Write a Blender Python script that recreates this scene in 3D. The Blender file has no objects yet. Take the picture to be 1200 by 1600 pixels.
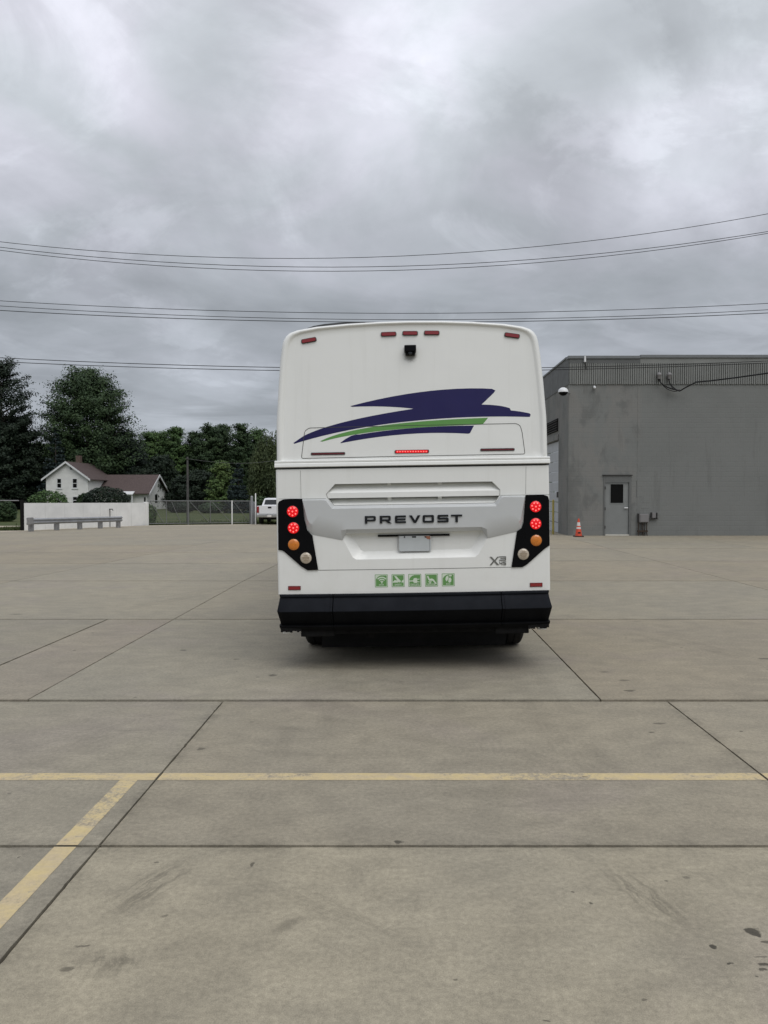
import bpy, bmesh, math, random
import numpy as np
from mathutils import Vector, Matrix, Euler
from mathutils import noise as mnoise

random.seed(7)
RNG = np.random.default_rng(7)
PI = math.pi
S = bpy.context.scene
C = S.collection

# ------------------------------------------------------------ camera
CAM_H = 1.70
VPX = 627.0          # photograph column of the lens axis (the picture is slightly off-centre)
cam_data = bpy.data.cameras.new('camera')
cam = bpy.data.objects.new('camera', cam_data)
C.objects.link(cam)
S.camera = cam
cam_data.sensor_fit = 'HORIZONTAL'
cam_data.sensor_width = 36.0
cam_data.lens = 36.0
cam_data.clip_start = 0.1
cam_data.clip_end = 3000.0
cam.location = (0, 0, CAM_H)
cam.rotation_euler = Euler((math.radians(90 - 1.337), 0, 0), 'XYZ')
cam_data.shift_x = -(VPX - 600.0) / 1200.0
CR = cam.rotation_euler.to_matrix()

# ------------------------------------------------------------ view
S.view_settings.view_transform = 'Standard'
S.view_settings.look = 'None'
S.view_settings.exposure = 0.0
S.view_settings.gamma = 1.0
S.view_settings.use_curve_mapping = False
S.cycles.max_bounces = 6
S.cycles.transparent_max_bounces = 8

# ------------------------------------------------------------ sun (overcast, very soft)
SUN_EL, SUN_AZ = math.radians(54), math.radians(152)    # azimuth clockwise from +Y
sd = bpy.data.lights.new('sun', 'SUN')
sd.energy = 1.35
sd.angle = math.radians(45)
sd.color = (1.0, 0.975, 0.93)
sun = bpy.data.objects.new('sun', sd)
C.objects.link(sun)
sun_dir = Vector((math.sin(SUN_AZ) * math.cos(SUN_EL), math.cos(SUN_AZ) * math.cos(SUN_EL), math.sin(SUN_EL)))
sun.rotation_euler = sun_dir.to_track_quat('Z', 'Y').to_euler()
sun.location = (0, 0, 40)


# ------------------------------------------------------------ node helper
class N:
    def __init__(self, tree):
        self.t = tree
        self.n = tree.nodes
        self.l = tree.links

    def _set(self, sock, v):
        if v is None:
            return
        if hasattr(v, 'is_linked'):
            self.l.new(v, sock)
        elif isinstance(v, (tuple, list)):
            if len(v) == 3 and sock.type == 'RGBA':
                v = (*v, 1)
            sock.default_value = v
        else:
            sock.default_value = v

    def node(self, typ, **kw):
        nd = self.n.new(typ)
        for k, v in kw.items():
            setattr(nd, k, v)
        return nd

    def math(self, op, a, b=None, c=None, clamp=False):
        nd = self.node('ShaderNodeMath', operation=op, use_clamp=clamp)
        self._set(nd.inputs[0], a)
        self._set(nd.inputs[1], b)
        if c is not None:
            self._set(nd.inputs[2], c)
        return nd.outputs[0]

    def vmath(self, op, a, b=None):
        nd = self.node('ShaderNodeVectorMath', operation=op)
        self._set(nd.inputs[0], a)
        if b is not None:
            self._set(nd.inputs[1], b)
        return nd.outputs['Value'] if op in ('DOT_PRODUCT', 'LENGTH', 'DISTANCE') else nd.outputs[0]

    def noise(self, vec, scale, detail=4, rough=0.55, dist=0.0):
        nd = self.node('ShaderNodeTexNoise')
        self._set(nd.inputs['Vector'], vec)
        nd.inputs['Scale'].default_value = scale
        nd.inputs['Detail'].default_value = detail
        nd.inputs['Roughness'].default_value = rough
        nd.inputs['Distortion'].default_value = dist
        return nd.outputs['Fac']

    def ramp(self, fac, stops):
        nd = self.node('ShaderNodeMapRange')
        (a, b) = stops[0]
        (c, d) = stops[1]
        self._set(nd.inputs['Value'], fac)
        nd.inputs['From Min'].default_value = a
        nd.inputs['From Max'].default_value = c
        nd.inputs['To Min'].default_value = b
        nd.inputs['To Max'].default_value = d
        return nd.outputs[0]

    def sstep(self, fac, a, b):
        nd = self.node('ShaderNodeMapRange', interpolation_type='SMOOTHSTEP')
        self._set(nd.inputs['Value'], fac)
        nd.inputs['From Min'].default_value = a
        nd.inputs['From Max'].default_value = b
        return nd.outputs[0]

    def mix(self, fac, a, b, blend='MIX'):
        nd = self.node('ShaderNodeMix', data_type='RGBA', blend_type=blend)
        self._set(nd.inputs[0], fac)
        self._set(nd.inputs[6], a)
        self._set(nd.inputs[7], b)
        return nd.outputs[2]

    def scale(self, vec, s):
        nd = self.node('ShaderNodeMapping')
        self._set(nd.inputs['Vector'], vec)
        nd.inputs['Scale'].default_value = s
        return nd.outputs[0]


# ------------------------------------------------------------ world: overcast sky
world = bpy.data.worlds.new('World')
S.world = world
world.use_nodes = True
wn = N(world.node_tree)
world.node_tree.nodes.clear()
wout = wn.node('ShaderNodeOutputWorld')
bg = wn.node('ShaderNodeBackground')
bg.inputs['Strength'].default_value = 0.1
sky = wn.node('ShaderNodeTexSky', sky_type='NISHITA', sun_disc=False, sun_elevation=SUN_EL, sun_rotation=SUN_AZ)
tc = wn.node('ShaderNodeTexCoord')
dirv = tc.outputs['Generated']
sep = wn.node('ShaderNodeSeparateXYZ')
wn.l.new(dirv, sep.inputs[0])
dz = wn.math('MAXIMUM', sep.outputs[2], 0.0)
den = wn.math('ADD', dz, 0.16)
cmb = wn.node('ShaderNodeCombineXYZ')
wn.l.new(wn.math('DIVIDE', sep.outputs[0], den), cmb.inputs[0])
wn.l.new(wn.math('DIVIDE', sep.outputs[1], den), cmb.inputs[1])
cp = cmb.outputs[0]
n_big = wn.noise(cp, 0.95, 8, 0.56, 0.5)
n_mid = wn.noise(wn.vmath('ADD', cp, (7.3, 2.1, 4.0)), 1.9, 7, 0.54, 0.6)


def skydir(px, py):
    v = CR @ Vector(((px - VPX) / 1200, (800 - py) / 1200, -1))
    return v.normalized()


lum = wn.ramp(dz, [(0.0, 0.325), (1.0, 0.97)])           # overcast: brighter overhead
m1 = wn.ramp(n_big, [(0.25, 0.70), (0.75, 1.30)])
m2 = wn.ramp(n_mid, [(0.25, 0.84), (0.75, 1.16)])
n_edge = wn.noise(wn.vmath('ADD', cp, (1.7, 12.3, 2.0)), 1.25, 9, 0.60, 0.9)
lum = wn.math('MULTIPLY', lum, wn.math('MULTIPLY_ADD', wn.sstep(n_edge, 0.47, 0.56), 0.13, 0.93))
lum = wn.math('MULTIPLY', wn.math('MULTIPLY', lum, m1), m2)
warp = wn.ramp(wn.noise(dirv, 4.5, 7, 0.62, 0.4), [(0.2, -0.16), (0.8, 0.16)])
for (px, py, rad, amp) in ((90, 90, 0.20, 0.36), (600, 170, 0.13, 0.30), (1110, 240, 0.12, 0.40), (1190, 60, 0.12, 0.10),
                           (760, 100, 0.12, 0.05), (430, 90, 0.10, -0.06), (820, 260, 0.12, -0.10),
                           (330, 260, 0.12, -0.10), (20, 40, 0.05, -0.16), (1000, 90, 0.12, -0.05), (60, 480, 0.22, -0.05),
                           (900, 450, 0.2, 0.06), (300, 640, 0.09, 0.18), (640, 400, 0.12, 0.06)):
    d = wn.vmath('DISTANCE', wn.vmath('NORMALIZE', dirv), tuple(skydir(px, py)))
    d = wn.math('ADD', d, wn.math('MULTIPLY', warp, rad * 5))
    f = wn.sstep(d, rad * 1.5, rad * 0.1)
    f = wn.math('MULTIPLY_ADD', f, amp, 1.0)
    lum = wn.math('MULTIPLY', lum, f)
tint = wn.mix(wn.sstep(n_mid, 0.35, 0.65), (0.92, 0.98, 1.05), (0.965, 0.973, 1.085))
tint = wn.mix(wn.sstep(dz, 0.0, 0.5), (0.90, 0.975, 1.08), tint)
hs = wn.node('ShaderNodeVectorMath', operation='SCALE')
wn.l.new(tint, hs.inputs[0])
wn.l.new(wn.math('MULTIPLY', lum, 10.0), hs.inputs['Scale'])
skyc = wn.mix(0.97, sky.outputs[0], hs.outputs[0])
wn.l.new(skyc, bg.inputs['Color'])
wn.l.new(bg.outputs[0], wout.inputs[0])


# ------------------------------------------------------------ geometry helpers
def P(px, py, Y):
    """point of the place seen at a photograph pixel, at depth Y"""
    v = CR @ Vector(((px - VPX) / 1200, (800 - py) / 1200, -1))
    t = Y / v.y
    return Vector((v.x * t, Y, CAM_H + v.z * t))


def gz(x, y):
    t = min(1, max(0, (4 - x) / 9))
    t = t * t * (3 - 2 * t)
    return -0.0145 * max(0, min(y, 60) - 15) * t


def obj(name, me, mat=None, parent=None):
    if isinstance(me, bmesh.types.BMesh):
        bm = me
        me = bpy.data.meshes.new(name)
        bm.to_mesh(me)
        bm.free()
    if mat is not None and not me.materials:
        me.materials.append(mat)
    o = bpy.data.objects.new(name, me)
    C.objects.link(o)
    if parent is not None:
        o.parent = parent
    return o


def tag(o, label=None, cat=None, group=None, kind=None):
    if label: o['label'] = label
    if cat: o['category'] = cat
    if group: o['group'] = group
    if kind: o['kind'] = kind
    return o


def thing(name, label, cat, loc=(0, 0, 0), rotz=0, group=None):
    o = bpy.data.objects.new(name, None)
    o.empty_display_size = 0.2
    C.objects.link(o)
    o.location = loc
    o.rotation_euler = (0, 0, rotz)
    return tag(o, label, cat, group)


def copy_tree(o, parent=None):
    c = o.copy()
    C.objects.link(c)
    c.parent = parent
    for ch in list(o.children):
        copy_tree(ch, c)
    return c


def smooth(o, deg=35):
    me = o.data
    me.polygons.foreach_set('use_smooth', [True] * len(me.polygons))
    me.set_sharp_from_angle(angle=math.radians(deg))
    return o


def box(bm, x0, x1, y0, y1, z0, z1, bev=0.0, mat=None):
    vs = [bm.verts.new(v) for v in ((x0, y0, z0), (x1, y0, z0), (x1, y1, z0), (x0, y1, z0),
                                    (x0, y0, z1), (x1, y0, z1), (x1, y1, z1), (x0, y1, z1))]
    if mat is not None:
        for v in vs: v.co = mat @ v.co
    fs = [bm.faces.new([vs[i] for i in f]) for f in
          ((0, 3, 2, 1), (4, 5, 6, 7), (0, 1, 5, 4), (1, 2, 6, 5), (2, 3, 7, 6), (3, 0, 4, 7))]
    if bev > 0:
        es = list({e for f in fs for e in f.edges})
        bmesh.ops.bevel(bm, geom=es, offset=bev, segments=2, profile=0.6, affect='EDGES')
    return bm


def BX(*a, **k):
    return box(bmesh.new(), *a, **k)


def tube(bm, pts, r, seg=8, caps=True):
    pts = [Vector(p) for p in pts]
    rs = r if isinstance(r, (list, tuple)) else [r] * len(pts)
    rings = []
    for i, p in enumerate(pts):
        a = pts[max(0, i - 1)]
        b = pts[min(len(pts) - 1, i + 1)]
        d = (b - a).normalized()
        up = Vector((0, 0, 1)) if abs(d.z) < 0.9 else Vector((1, 0, 0))
        u = d.cross(up).normalized()
        w = u.cross(d)
        rings.append([bm.verts.new(p + (u * math.cos(2 * PI * k / seg) + w * math.sin(2 * PI * k / seg)) * rs[i]) for k in range(seg)])
    for a, b in zip(rings, rings[1:]):
        for k in range(seg):
            bm.faces.new((a[k], a[(k + 1) % seg], b[(k + 1) % seg], b[k]))
    if caps:
        bm.faces.new(rings[0][::-1])
        bm.faces.new(rings[-1])
    return bm


def lathe(bm, prof, seg=24, M=None):
    """prof: (r, z) from bottom to top round Z"""
    rings = []
    for r, z in prof:
        rings.append([bm.verts.new((r * math.cos(2 * PI * k / seg), r * math.sin(2 * PI * k / seg), z)) for k in range(seg)])
    for a, b in zip(rings, rings[1:]):
        for k in range(seg):
            bm.faces.new((a[k], a[(k + 1) % seg], b[(k + 1) % seg], b[k]))
    bm.faces.new(rings[0][::-1])
    bm.faces.new(rings[-1])
    if M is not None:
        for ring in rings:
            for v in ring: v.co = M @ v.co
    return bm


def mesh_np(name, verts, quads):
    me = bpy.data.meshes.new(name)
    nv, nf = len(verts), len(quads)
    me.vertices.add(nv)
    me.vertices.foreach_set('co', np.asarray(verts, dtype=np.float32).ravel())
    me.loops.add(nf * 4)
    me.loops.foreach_set('vertex_index', np.asarray(quads, dtype=np.int32).ravel())
    me.polygons.add(nf)
    me.polygons.foreach_set('loop_start', np.arange(0, nf * 4, 4, dtype=np.int32))
    me.update(calc_edges=True)
    me.validate()
    return me


# ------------------------------------------------------------ materials
def mat_base(name):
    m = bpy.data.materials.new(name)
    m.use_nodes = True
    nt = N(m.node_tree)
    b = m.node_tree.nodes['Principled BSDF']
    geo = nt.node('ShaderNodeNewGeometry')
    return m, nt, b, geo.outputs['Position']


def mat_plain(name, col, rough=0.5, metal=0.0, var=0.06, vscale=3.0, bump=0.0, bscale=60, spec=0.5, coat=0.0, emit=None, es=0.0):
    m, nt, b, pos = mat_base(name)
    n = nt.noise(pos, vscale, 5, 0.6)
    k = nt.ramp(n, [(0.3, 1 - var), (0.7, 1 + var)])
    v = nt.node('ShaderNodeVectorMath', operation='SCALE')
    v.inputs[0].default_value = col
    nt.l.new(k, v.inputs['Scale'])
    nt.l.new(v.outputs[0], b.inputs['Base Color'])
    b.inputs['Metallic'].default_value = metal
    nt._set(b.inputs['Roughness'], nt.ramp(nt.noise(pos, vscale * 2.7, 3), [(0.3, max(0.02, rough * 0.85)), (0.7, min(1, rough * 1.15))]))
    b.inputs['Specular IOR Level'].default_value = spec
    b.inputs['Coat Weight'].default_value = coat
    b.inputs['Coat Roughness'].default_value = 0.05
    if bump > 0:
        bp = nt.node('ShaderNodeBump')
        bp.inputs['Strength'].default_value = 1.0
        bp.inputs['Distance'].default_value = bump
        nt.l.new(nt.noise(pos, bscale, 4), bp.inputs['Height'])
        nt.l.new(bp.outputs[0], b.inputs['Normal'])
    if emit:
        b.inputs['Emission Color'].default_value = (*emit, 1)
        b.inputs['Emission Strength'].default_value = es
    return m


def mat_concrete(name, tone=1.0, marks=False, slabvar=0.045, paint=None):
    m, nt, b, pos = mat_base(name)
    base = (0.280 * tone, 0.249 * tone, 0.187 * tone)
    col = nt.mix(nt.sstep(nt.noise(pos, 0.35, 5, 0.6, 0.3), 0.35, 0.68), base, (0.248 * tone, 0.224 * tone, 0.174 * tone))
    # faint reddish and grey drifts
    col = nt.mix(nt.math('MULTIPLY', nt.sstep(nt.noise(nt.vmath('ADD', pos, (9, 3, 1)), 0.6, 4, 0.6, 0.6), 0.5, 0.72), 0.5), col,
                 (0.256 * tone, 0.222 * tone, 0.186 * tone))
    mid = nt.noise(nt.scale(pos, (1, 1.6, 1)), 3.2, 6, 0.68, 0.4)
    v = nt.ramp(mid, [(0.25, 0.80), (0.75, 1.18)])
    fine = nt.noise(pos, 38, 5, 0.75)
    v = nt.math('MULTIPLY', v, nt.ramp(fine, [(0.25, 0.74), (0.75, 1.26)]))
    grit = nt.noise(pos, 210, 2, 0.6)
    v = nt.math('MULTIPLY', v, nt.ramp(grit, [(0.25, 0.78), (0.75, 1.22)]))
    # per slab shade
    oi = nt.node('ShaderNodeObjectInfo')
    if not paint:
        col = nt.mix(1.0, col, oi.outputs['Color'], 'MULTIPLY')
    v = nt.math('MULTIPLY', v, nt.ramp(oi.outputs['Random'], [(0, 1 - slabvar), (1, 1 + slabvar)]))
    # small dark pits and crumbs
    vo = nt.node('ShaderNodeTexVoronoi')
    nt._set(vo.inputs['Vector'], nt.vmath('ADD', nt.scale(pos, (1, 1.3, 1)), (0, 0, 0)))
    vo.inputs['Scale'].default_value = 4.5
    vo.inputs['Randomness'].default_value = 1.0
    sepc = nt.node('ShaderNodeSeparateColor')
    nt.l.new(vo.outputs['Color'], sepc.inputs[0])
    rad = nt.ramp(nt.math('POWER', sepc.outputs[0], 7.0), [(0, 0.012), (1, 0.085)])
    dd = nt.math('ADD', vo.outputs['Distance'], nt.ramp(nt.noise(pos, 60, 2), [(0.2, -0.025), (0.8, 0.025)]))
    pit = nt.math('LESS_THAN', dd, rad)
    pit = nt.math('MULTIPLY', pit, nt.ramp(sepc.outputs[1], [(0, 0.2), (1, 0.75)]))
    v = nt.math('MULTIPLY', v, nt.math('SUBTRACT', 1.0, pit))
    if marks:
        # dirt gathered along the nearer joints, broken up by noise
        sx = nt.node('ShaderNodeSeparateXYZ')
        nt._set(sx.inputs[0], pos)
        dn = nt.noise(pos, 5.5, 5, 0.7, 0.5)
        front = nt.math('LESS_THAN', sx.outputs[1], 6.285)
        for axis, c in ((0, -1.46), (0, 2.18), (1, 3.67), (1, 6.285)):
            dj = nt.math('ABSOLUTE', nt.math('SUBTRACT', sx.outputs[axis], c))
            if axis == 0: dj = nt.math('ADD', dj, nt.math('SUBTRACT', 1.0, front))
            w_ = nt.math('MULTIPLY', nt.sstep(dj, 0.10, 0.0), nt.sstep(dn, 0.38, 0.66))
            v = nt.math('MULTIPLY', v, nt.math('MULTIPLY_ADD', w_, -0.22, 1.0))
        # faint wheel paths running up the yard
        for c in (-0.75, 1.15):
            dj = nt.math('ABSOLUTE', nt.math('SUBTRACT', nt.math('ADD', sx.outputs[0], nt.math('MULTIPLY', nt.noise(nt.scale(pos, (0.3, 0.12, 1)), 1.0, 2), 0.5)), c + 0.25))
            w_ = nt.math('MULTIPLY', nt.sstep(dj, 0.28, 0.10), nt.sstep(nt.noise(nt.scale(pos, (1, 0.16, 1)), 3.5, 5, 0.65), 0.40, 0.62))
            v = nt.math('MULTIPLY', v, nt.math('MULTIPLY_ADD', w_, -0.085, 1.0))
        # long scuffs left by tyres, and drips, at their own spots
        wp = nt.node('ShaderNodeVectorMath', operation='SCALE')
        nz = nt.node('ShaderNodeTexNoise')
        nt._set(nz.inputs['Vector'], pos)
        nz.inputs['Scale'].default_value = 14
        nz.inputs['Detail'].default_value = 5
        nt.l.new(nt.vmath('SUBTRACT', nz.outputs['Color'], (0.5, 0.5, 0.5)), wp.inputs[0])
        wp.inputs['Scale'].default_value = 0.07
        wpos = nt.vmath('ADD', pos, wp.outputs[0])
        for (px, py, rx, ry, rot, amt, soft, streak) in (
                (1178, 1456, .034, .028, 0, .75, .25, 0), (1195, 1471, .022, .010, 0, .6, .3, 0), (1114, 1479, .014, .012, 0, .75, .3, 0),
                (1190, 1496, .030, .006, 0, .45, .5, 0), (1194, 1508, .016, .014, 0, .7, .3, 0), (1192, 1517, .012, .009, 0, .65, .3, 0), (1183, 1525, .007, .006, 0, .6, .3, 0), (922, 1411, .010, .009, 0, .6, .3, 0), (896, 1393, .007, .006, 0, .6, .3, 0), (1045, 1379, .009, .007, 0, .6, .3, 0), (1072, 1372, .020, .014, 0, .35, .4, 0), (258, 1429, .016, .010, 0, .4, .5, 0), (1008, 1563, .010, .008, 0, .5, .4, 0), (853, 1597, .016, .007, 0, .6, .4, 0),
                (1141, 1508, .010, .008, 0, .7, .3, 0), (623, 1315, .022, .018, 0, .65, .4, 0),
                (165, 1503, .15, .09, 0.2, .30, .8, 1), (190, 1503, .07, .06, 0, .18, .9, 0), (105, 1514, .025, .028, 0, .5, .4, 0),
                (128, 1480, .028, .010, 0, .5, .4, 0), (235, 1385, .13, .30, -0.45, .34, .8, 1), (1010, 1400, .12, .32, 0.3, .32, .8, 1), (520, 1420, .10, .5, 0.9, .16, .9, 1), (880, 1190, .25, .5, 0.6, .12, .9, 1), (150, 1150, .3, .6, -0.5, .12, .9, 1), (1080, 1010, .5, 1.2, 0.4, .12, .9, 1), (300, 930, .5, 2.0, -0.4, .12, .9, 1),
                (450, 1445, .09, .03, 0.7, .28, .7, 0), (395, 1350, .012, .03, 0, .6, .4, 0),
                (425, 1055, .05, .05, 0, .55, .5, 0), (370, 1030, .045, .03, 0, .5, .5, 0), (286, 1016, .05, .04, 0, .45, .5, 0),
                (983, 1079, .055, .04, 0, .55, .5, 0), (975, 1063, .06, .03, 0, .45, .5, 0), (945, 1050, .06, .03, 0, .4, .5, 0),
                (1195, 1029, .07, .05, 0, .45, .5, 0), (314, 1170, .035, .03, 0, .5, .5, 0), (25, 960, .10, .05, 0, .4, .5, 0),
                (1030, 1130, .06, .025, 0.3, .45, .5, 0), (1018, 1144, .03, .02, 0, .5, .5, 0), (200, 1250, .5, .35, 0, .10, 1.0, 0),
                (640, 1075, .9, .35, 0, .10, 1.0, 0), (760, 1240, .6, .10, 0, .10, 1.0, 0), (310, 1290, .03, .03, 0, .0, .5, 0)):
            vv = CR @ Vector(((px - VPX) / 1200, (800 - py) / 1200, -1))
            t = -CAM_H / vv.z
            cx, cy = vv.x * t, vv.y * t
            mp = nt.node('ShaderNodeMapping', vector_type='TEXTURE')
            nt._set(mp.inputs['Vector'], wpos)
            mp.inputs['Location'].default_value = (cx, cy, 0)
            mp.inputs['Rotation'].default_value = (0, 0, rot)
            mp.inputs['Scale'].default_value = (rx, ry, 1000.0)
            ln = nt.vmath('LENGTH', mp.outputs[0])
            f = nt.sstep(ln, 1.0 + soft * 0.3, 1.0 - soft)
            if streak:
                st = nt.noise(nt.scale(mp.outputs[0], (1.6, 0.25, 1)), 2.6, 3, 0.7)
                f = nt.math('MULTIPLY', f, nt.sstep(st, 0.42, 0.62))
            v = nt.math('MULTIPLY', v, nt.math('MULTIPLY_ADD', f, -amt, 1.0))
    sc = nt.node('ShaderNodeVectorMath', operation='SCALE')
    nt.l.new(col, sc.inputs[0])
    nt.l.new(v, sc.inputs['Scale'])
    final = sc.outputs[0]
    if paint:
        w = nt.noise(nt.scale(pos, (1, 1.8, 1)), 6, 6, 0.72, 0.6)
        w2 = nt.noise(pos, 55, 4, 0.75)
        wear = nt.math('MULTIPLY_ADD', w2, 0.55, nt.math('MULTIPLY', w, 0.6))
        worn = nt.noise(nt.vmath('ADD', pos, (4.2, 0, 0)), 1.1, 2, 0.5)
        thr = nt.ramp(worn, [(0.38, -0.05), (0.64, 0.11)])
        f = nt.sstep(nt.math('ADD', wear, thr), 0.775, 0.60)
        pc = nt.mix(nt.sstep(w, 0.3, 0.7), paint, tuple(c * d for c, d in zip(paint, (0.86, 0.88, 1.15))))
        ps = nt.node('ShaderNodeVectorMath', operation='SCALE')
        nt.l.new(pc, ps.inputs[0])
        nt._set(ps.inputs['Scale'], nt.ramp(fine, [(0.2, 0.86), (0.8, 1.12)]))
        final = nt.mix(nt.math('MULTIPLY', f, 0.93), final, ps.outputs[0])
    nt.l.new(final, b.inputs['Base Color'])
    nt._set(b.inputs['Roughness'], nt.ramp(mid, [(0.3, 0.72), (0.7, 0.9)]))
    b.inputs['Specular IOR Level'].default_value = 0.3
    bp = nt.node('ShaderNodeBump')
    bp.inputs['Distance'].default_value = 0.004
    bp.inputs['Strength'].default_value = 0.6
    nt.l.new(nt.math('ADD', fine, nt.math('MULTIPLY', grit, 0.4)), bp.inputs['Height'])
    nt.l.new(bp.outputs[0], b.inputs['Normal'])
    return m


M = {}
M['concrete'] = mat_concrete('concrete', 1.06, marks=True)
M['concrete_far'] = mat_concrete('concrete_far', 1.02)
M['concrete_light'] = mat_concrete('concrete_light', 1.35)
M['paint_yellow'] = mat_concrete('worn_yellow_paint', 1.06, paint=(0.58, 0.465, 0.235))
M['joint'] = mat_plain('joint_filler', (0.010, 0.009, 0.008), 0.95, var=0.4, vscale=9)


def mat_white_body():
    m, nt, b, pos = mat_base('white_bus_paint')
    n1 = nt.noise(pos, 1.3, 4, 0.5)
    col = nt.mix(nt.sstep(n1, 0.3, 0.7), (0.785, 0.793, 0.768), (0.805, 0.812, 0.788))
    # thin road film near the skirt and below the camera, plus fine speckle
    sp = nt.node('ShaderNodeSeparateXYZ')
    nt.l.new(pos, sp.inputs[0])
    low = nt.sstep(sp.outputs[2], 1.3, 0.6)
    col = nt.mix(nt.math('MULTIPLY', low, nt.ramp(nt.noise(pos, 6, 5, 0.7), [(0.3, 0.0), (0.7, 0.22)])), col, (0.52, 0.50, 0.44))
    streak = nt.noise(nt.scale(pos, (14, 1, 0.8)), 1.0, 4, 0.6)
    col = nt.mix(nt.math('MULTIPLY', nt.sstep(streak, 0.55, 0.75), 0.10), col, (0.5, 0.49, 0.44))
    # soot smudge under the reversing camera
    mp = nt.node('ShaderNodeMapping', vector_type='TEXTURE')
    nt._set(mp.inputs['Vector'], pos)
    mp.inputs['Location'].default_value = (0.088, 7.3, 3.015)
    mp.inputs['Scale'].default_value = (0.085, 1000.0, 0.075)
    sf = nt.sstep(nt.math('ADD', nt.vmath('LENGTH', mp.outputs[0]), nt.ramp(nt.noise(pos, 30, 3), [(0.2, -0.2), (0.8, 0.2)])), 1.0, 0.3)
    col = nt.mix(nt.math('MULTIPLY', sf, 0.75), col, (0.10, 0.095, 0.075))
    nt.l.new(col, b.inputs['Base Color'])
    b.inputs['Roughness'].default_value = 0.32
    b.inputs['Coat Weight'].default_value = 0.35
    b.inputs['Coat Roughness'].default_value = 0.12
    bp = nt.node('ShaderNodeBump')
    bp.inputs['Distance'].default_value = 0.004
    nt.l.new(nt.noise(pos, 3.0, 2, 0.5), bp.inputs['Height'])
    nt.l.new(bp.outputs[0], b.inputs['Normal'])
    return m


M['bus_white'] = mat_white_body()
M['silver'] = mat_plain('silver_paint', (0.56, 0.575, 0.578), 0.42, 0.15, 0.03, 2, coat=0.3)
M['gloss_black'] = mat_plain('gloss_black', (0.003, 0.003, 0.004), 0.3, var=0.1, spec=0.12)
M['letter_black'] = mat_plain('letter_black', (0.006, 0.007, 0.010), 0.25, spec=0.5)
M['bumper'] = mat_plain('bumper_plastic', (0.0135, 0.015, 0.019), 0.6, var=0.15, vscale=5, bump=0.0008, bscale=300, spec=0.06)
M['bumper_shade'] = mat_plain('bumper_lower_shaded', (0.0035, 0.0038, 0.0045), 0.6, var=0.3, vscale=6, spec=0.08)  # darker copy of the bumper plastic, shade of the lower faces put into colour
M['under'] = mat_plain('undercarriage', (0.006, 0.006, 0.006), 0.85, var=0.4, vscale=8, spec=0.2)
M['rubber'] = mat_plain('tyre_rubber', (0.016, 0.016, 0.016), 0.85, var=0.2, spec=0.25)
M['seam'] = mat_plain('seam_dark', (0.055, 0.055, 0.052), 0.8)
M['seam_light'] = mat_plain('seam_grey', (0.33, 0.335, 0.32), 0.7)
M['navy'] = mat_plain('navy_vinyl', (0.015, 0.0125, 0.082), 0.45, var=0.05, spec=0.3)
M['green'] = mat_plain('green_vinyl', (0.12, 0.30, 0.08), 0.5, var=0.05, spec=0.3)
M['icon_green'] = mat_plain('icon_green', (0.12, 0.29, 0.085), 0.5, var=0.08, vscale=20)
M['icon_pale'] = mat_plain('icon_pale', (0.60, 0.68, 0.56), 0.5)
M['red_lens'] = mat_plain('red_lens', (0.20, 0.010, 0.014), 0.15, coat=0.6, emit=(1, 0.02, 0.03), es=0.02)
M['red_dark'] = mat_plain('dark_red_lens', (0.11, 0.008, 0.012), 0.2, coat=0.4)
M['red_lit'] = mat_plain('red_lens_lit', (0.30, 0.004, 0.006), 0.25, emit=(1.0, 0.004, 0.012), es=0.55)
M['led'] = mat_plain('led_lit', (0.8, 0.2, 0.2), 0.3, emit=(1.0, 0.14, 0.12), es=1.4)
M['amber'] = mat_plain('amber_lens', (0.62, 0.19, 0.018), 0.2, coat=0.6, var=0.2, vscale=60)
M['clear_lens'] = mat_plain('clear_lens', (0.50, 0.43, 0.34), 0.2, coat=0.6, var=0.25, vscale=70)
M['chrome'] = mat_plain('brushed_metal', (0.45, 0.45, 0.44), 0.3, 1.0)
M['plate'] = mat_plain('plate_blue_grey', (0.50, 0.53, 0.54), 0.45, var=0.05, vscale=9)
M['plate_red'] = mat_plain('plate_red', (0.35, 0.14, 0.08), 0.5)
M['emblem'] = mat_plain('emblem_metal', (0.20, 0.20, 0.19), 0.35, 0.6)
M['glass'] = mat_plain('dark_glass', (0.010, 0.012, 0.014), 0.08, spec=0.6)
M['soot'] = mat_plain('soot', (0.2, 0.18, 0.15), 0.9)


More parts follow.
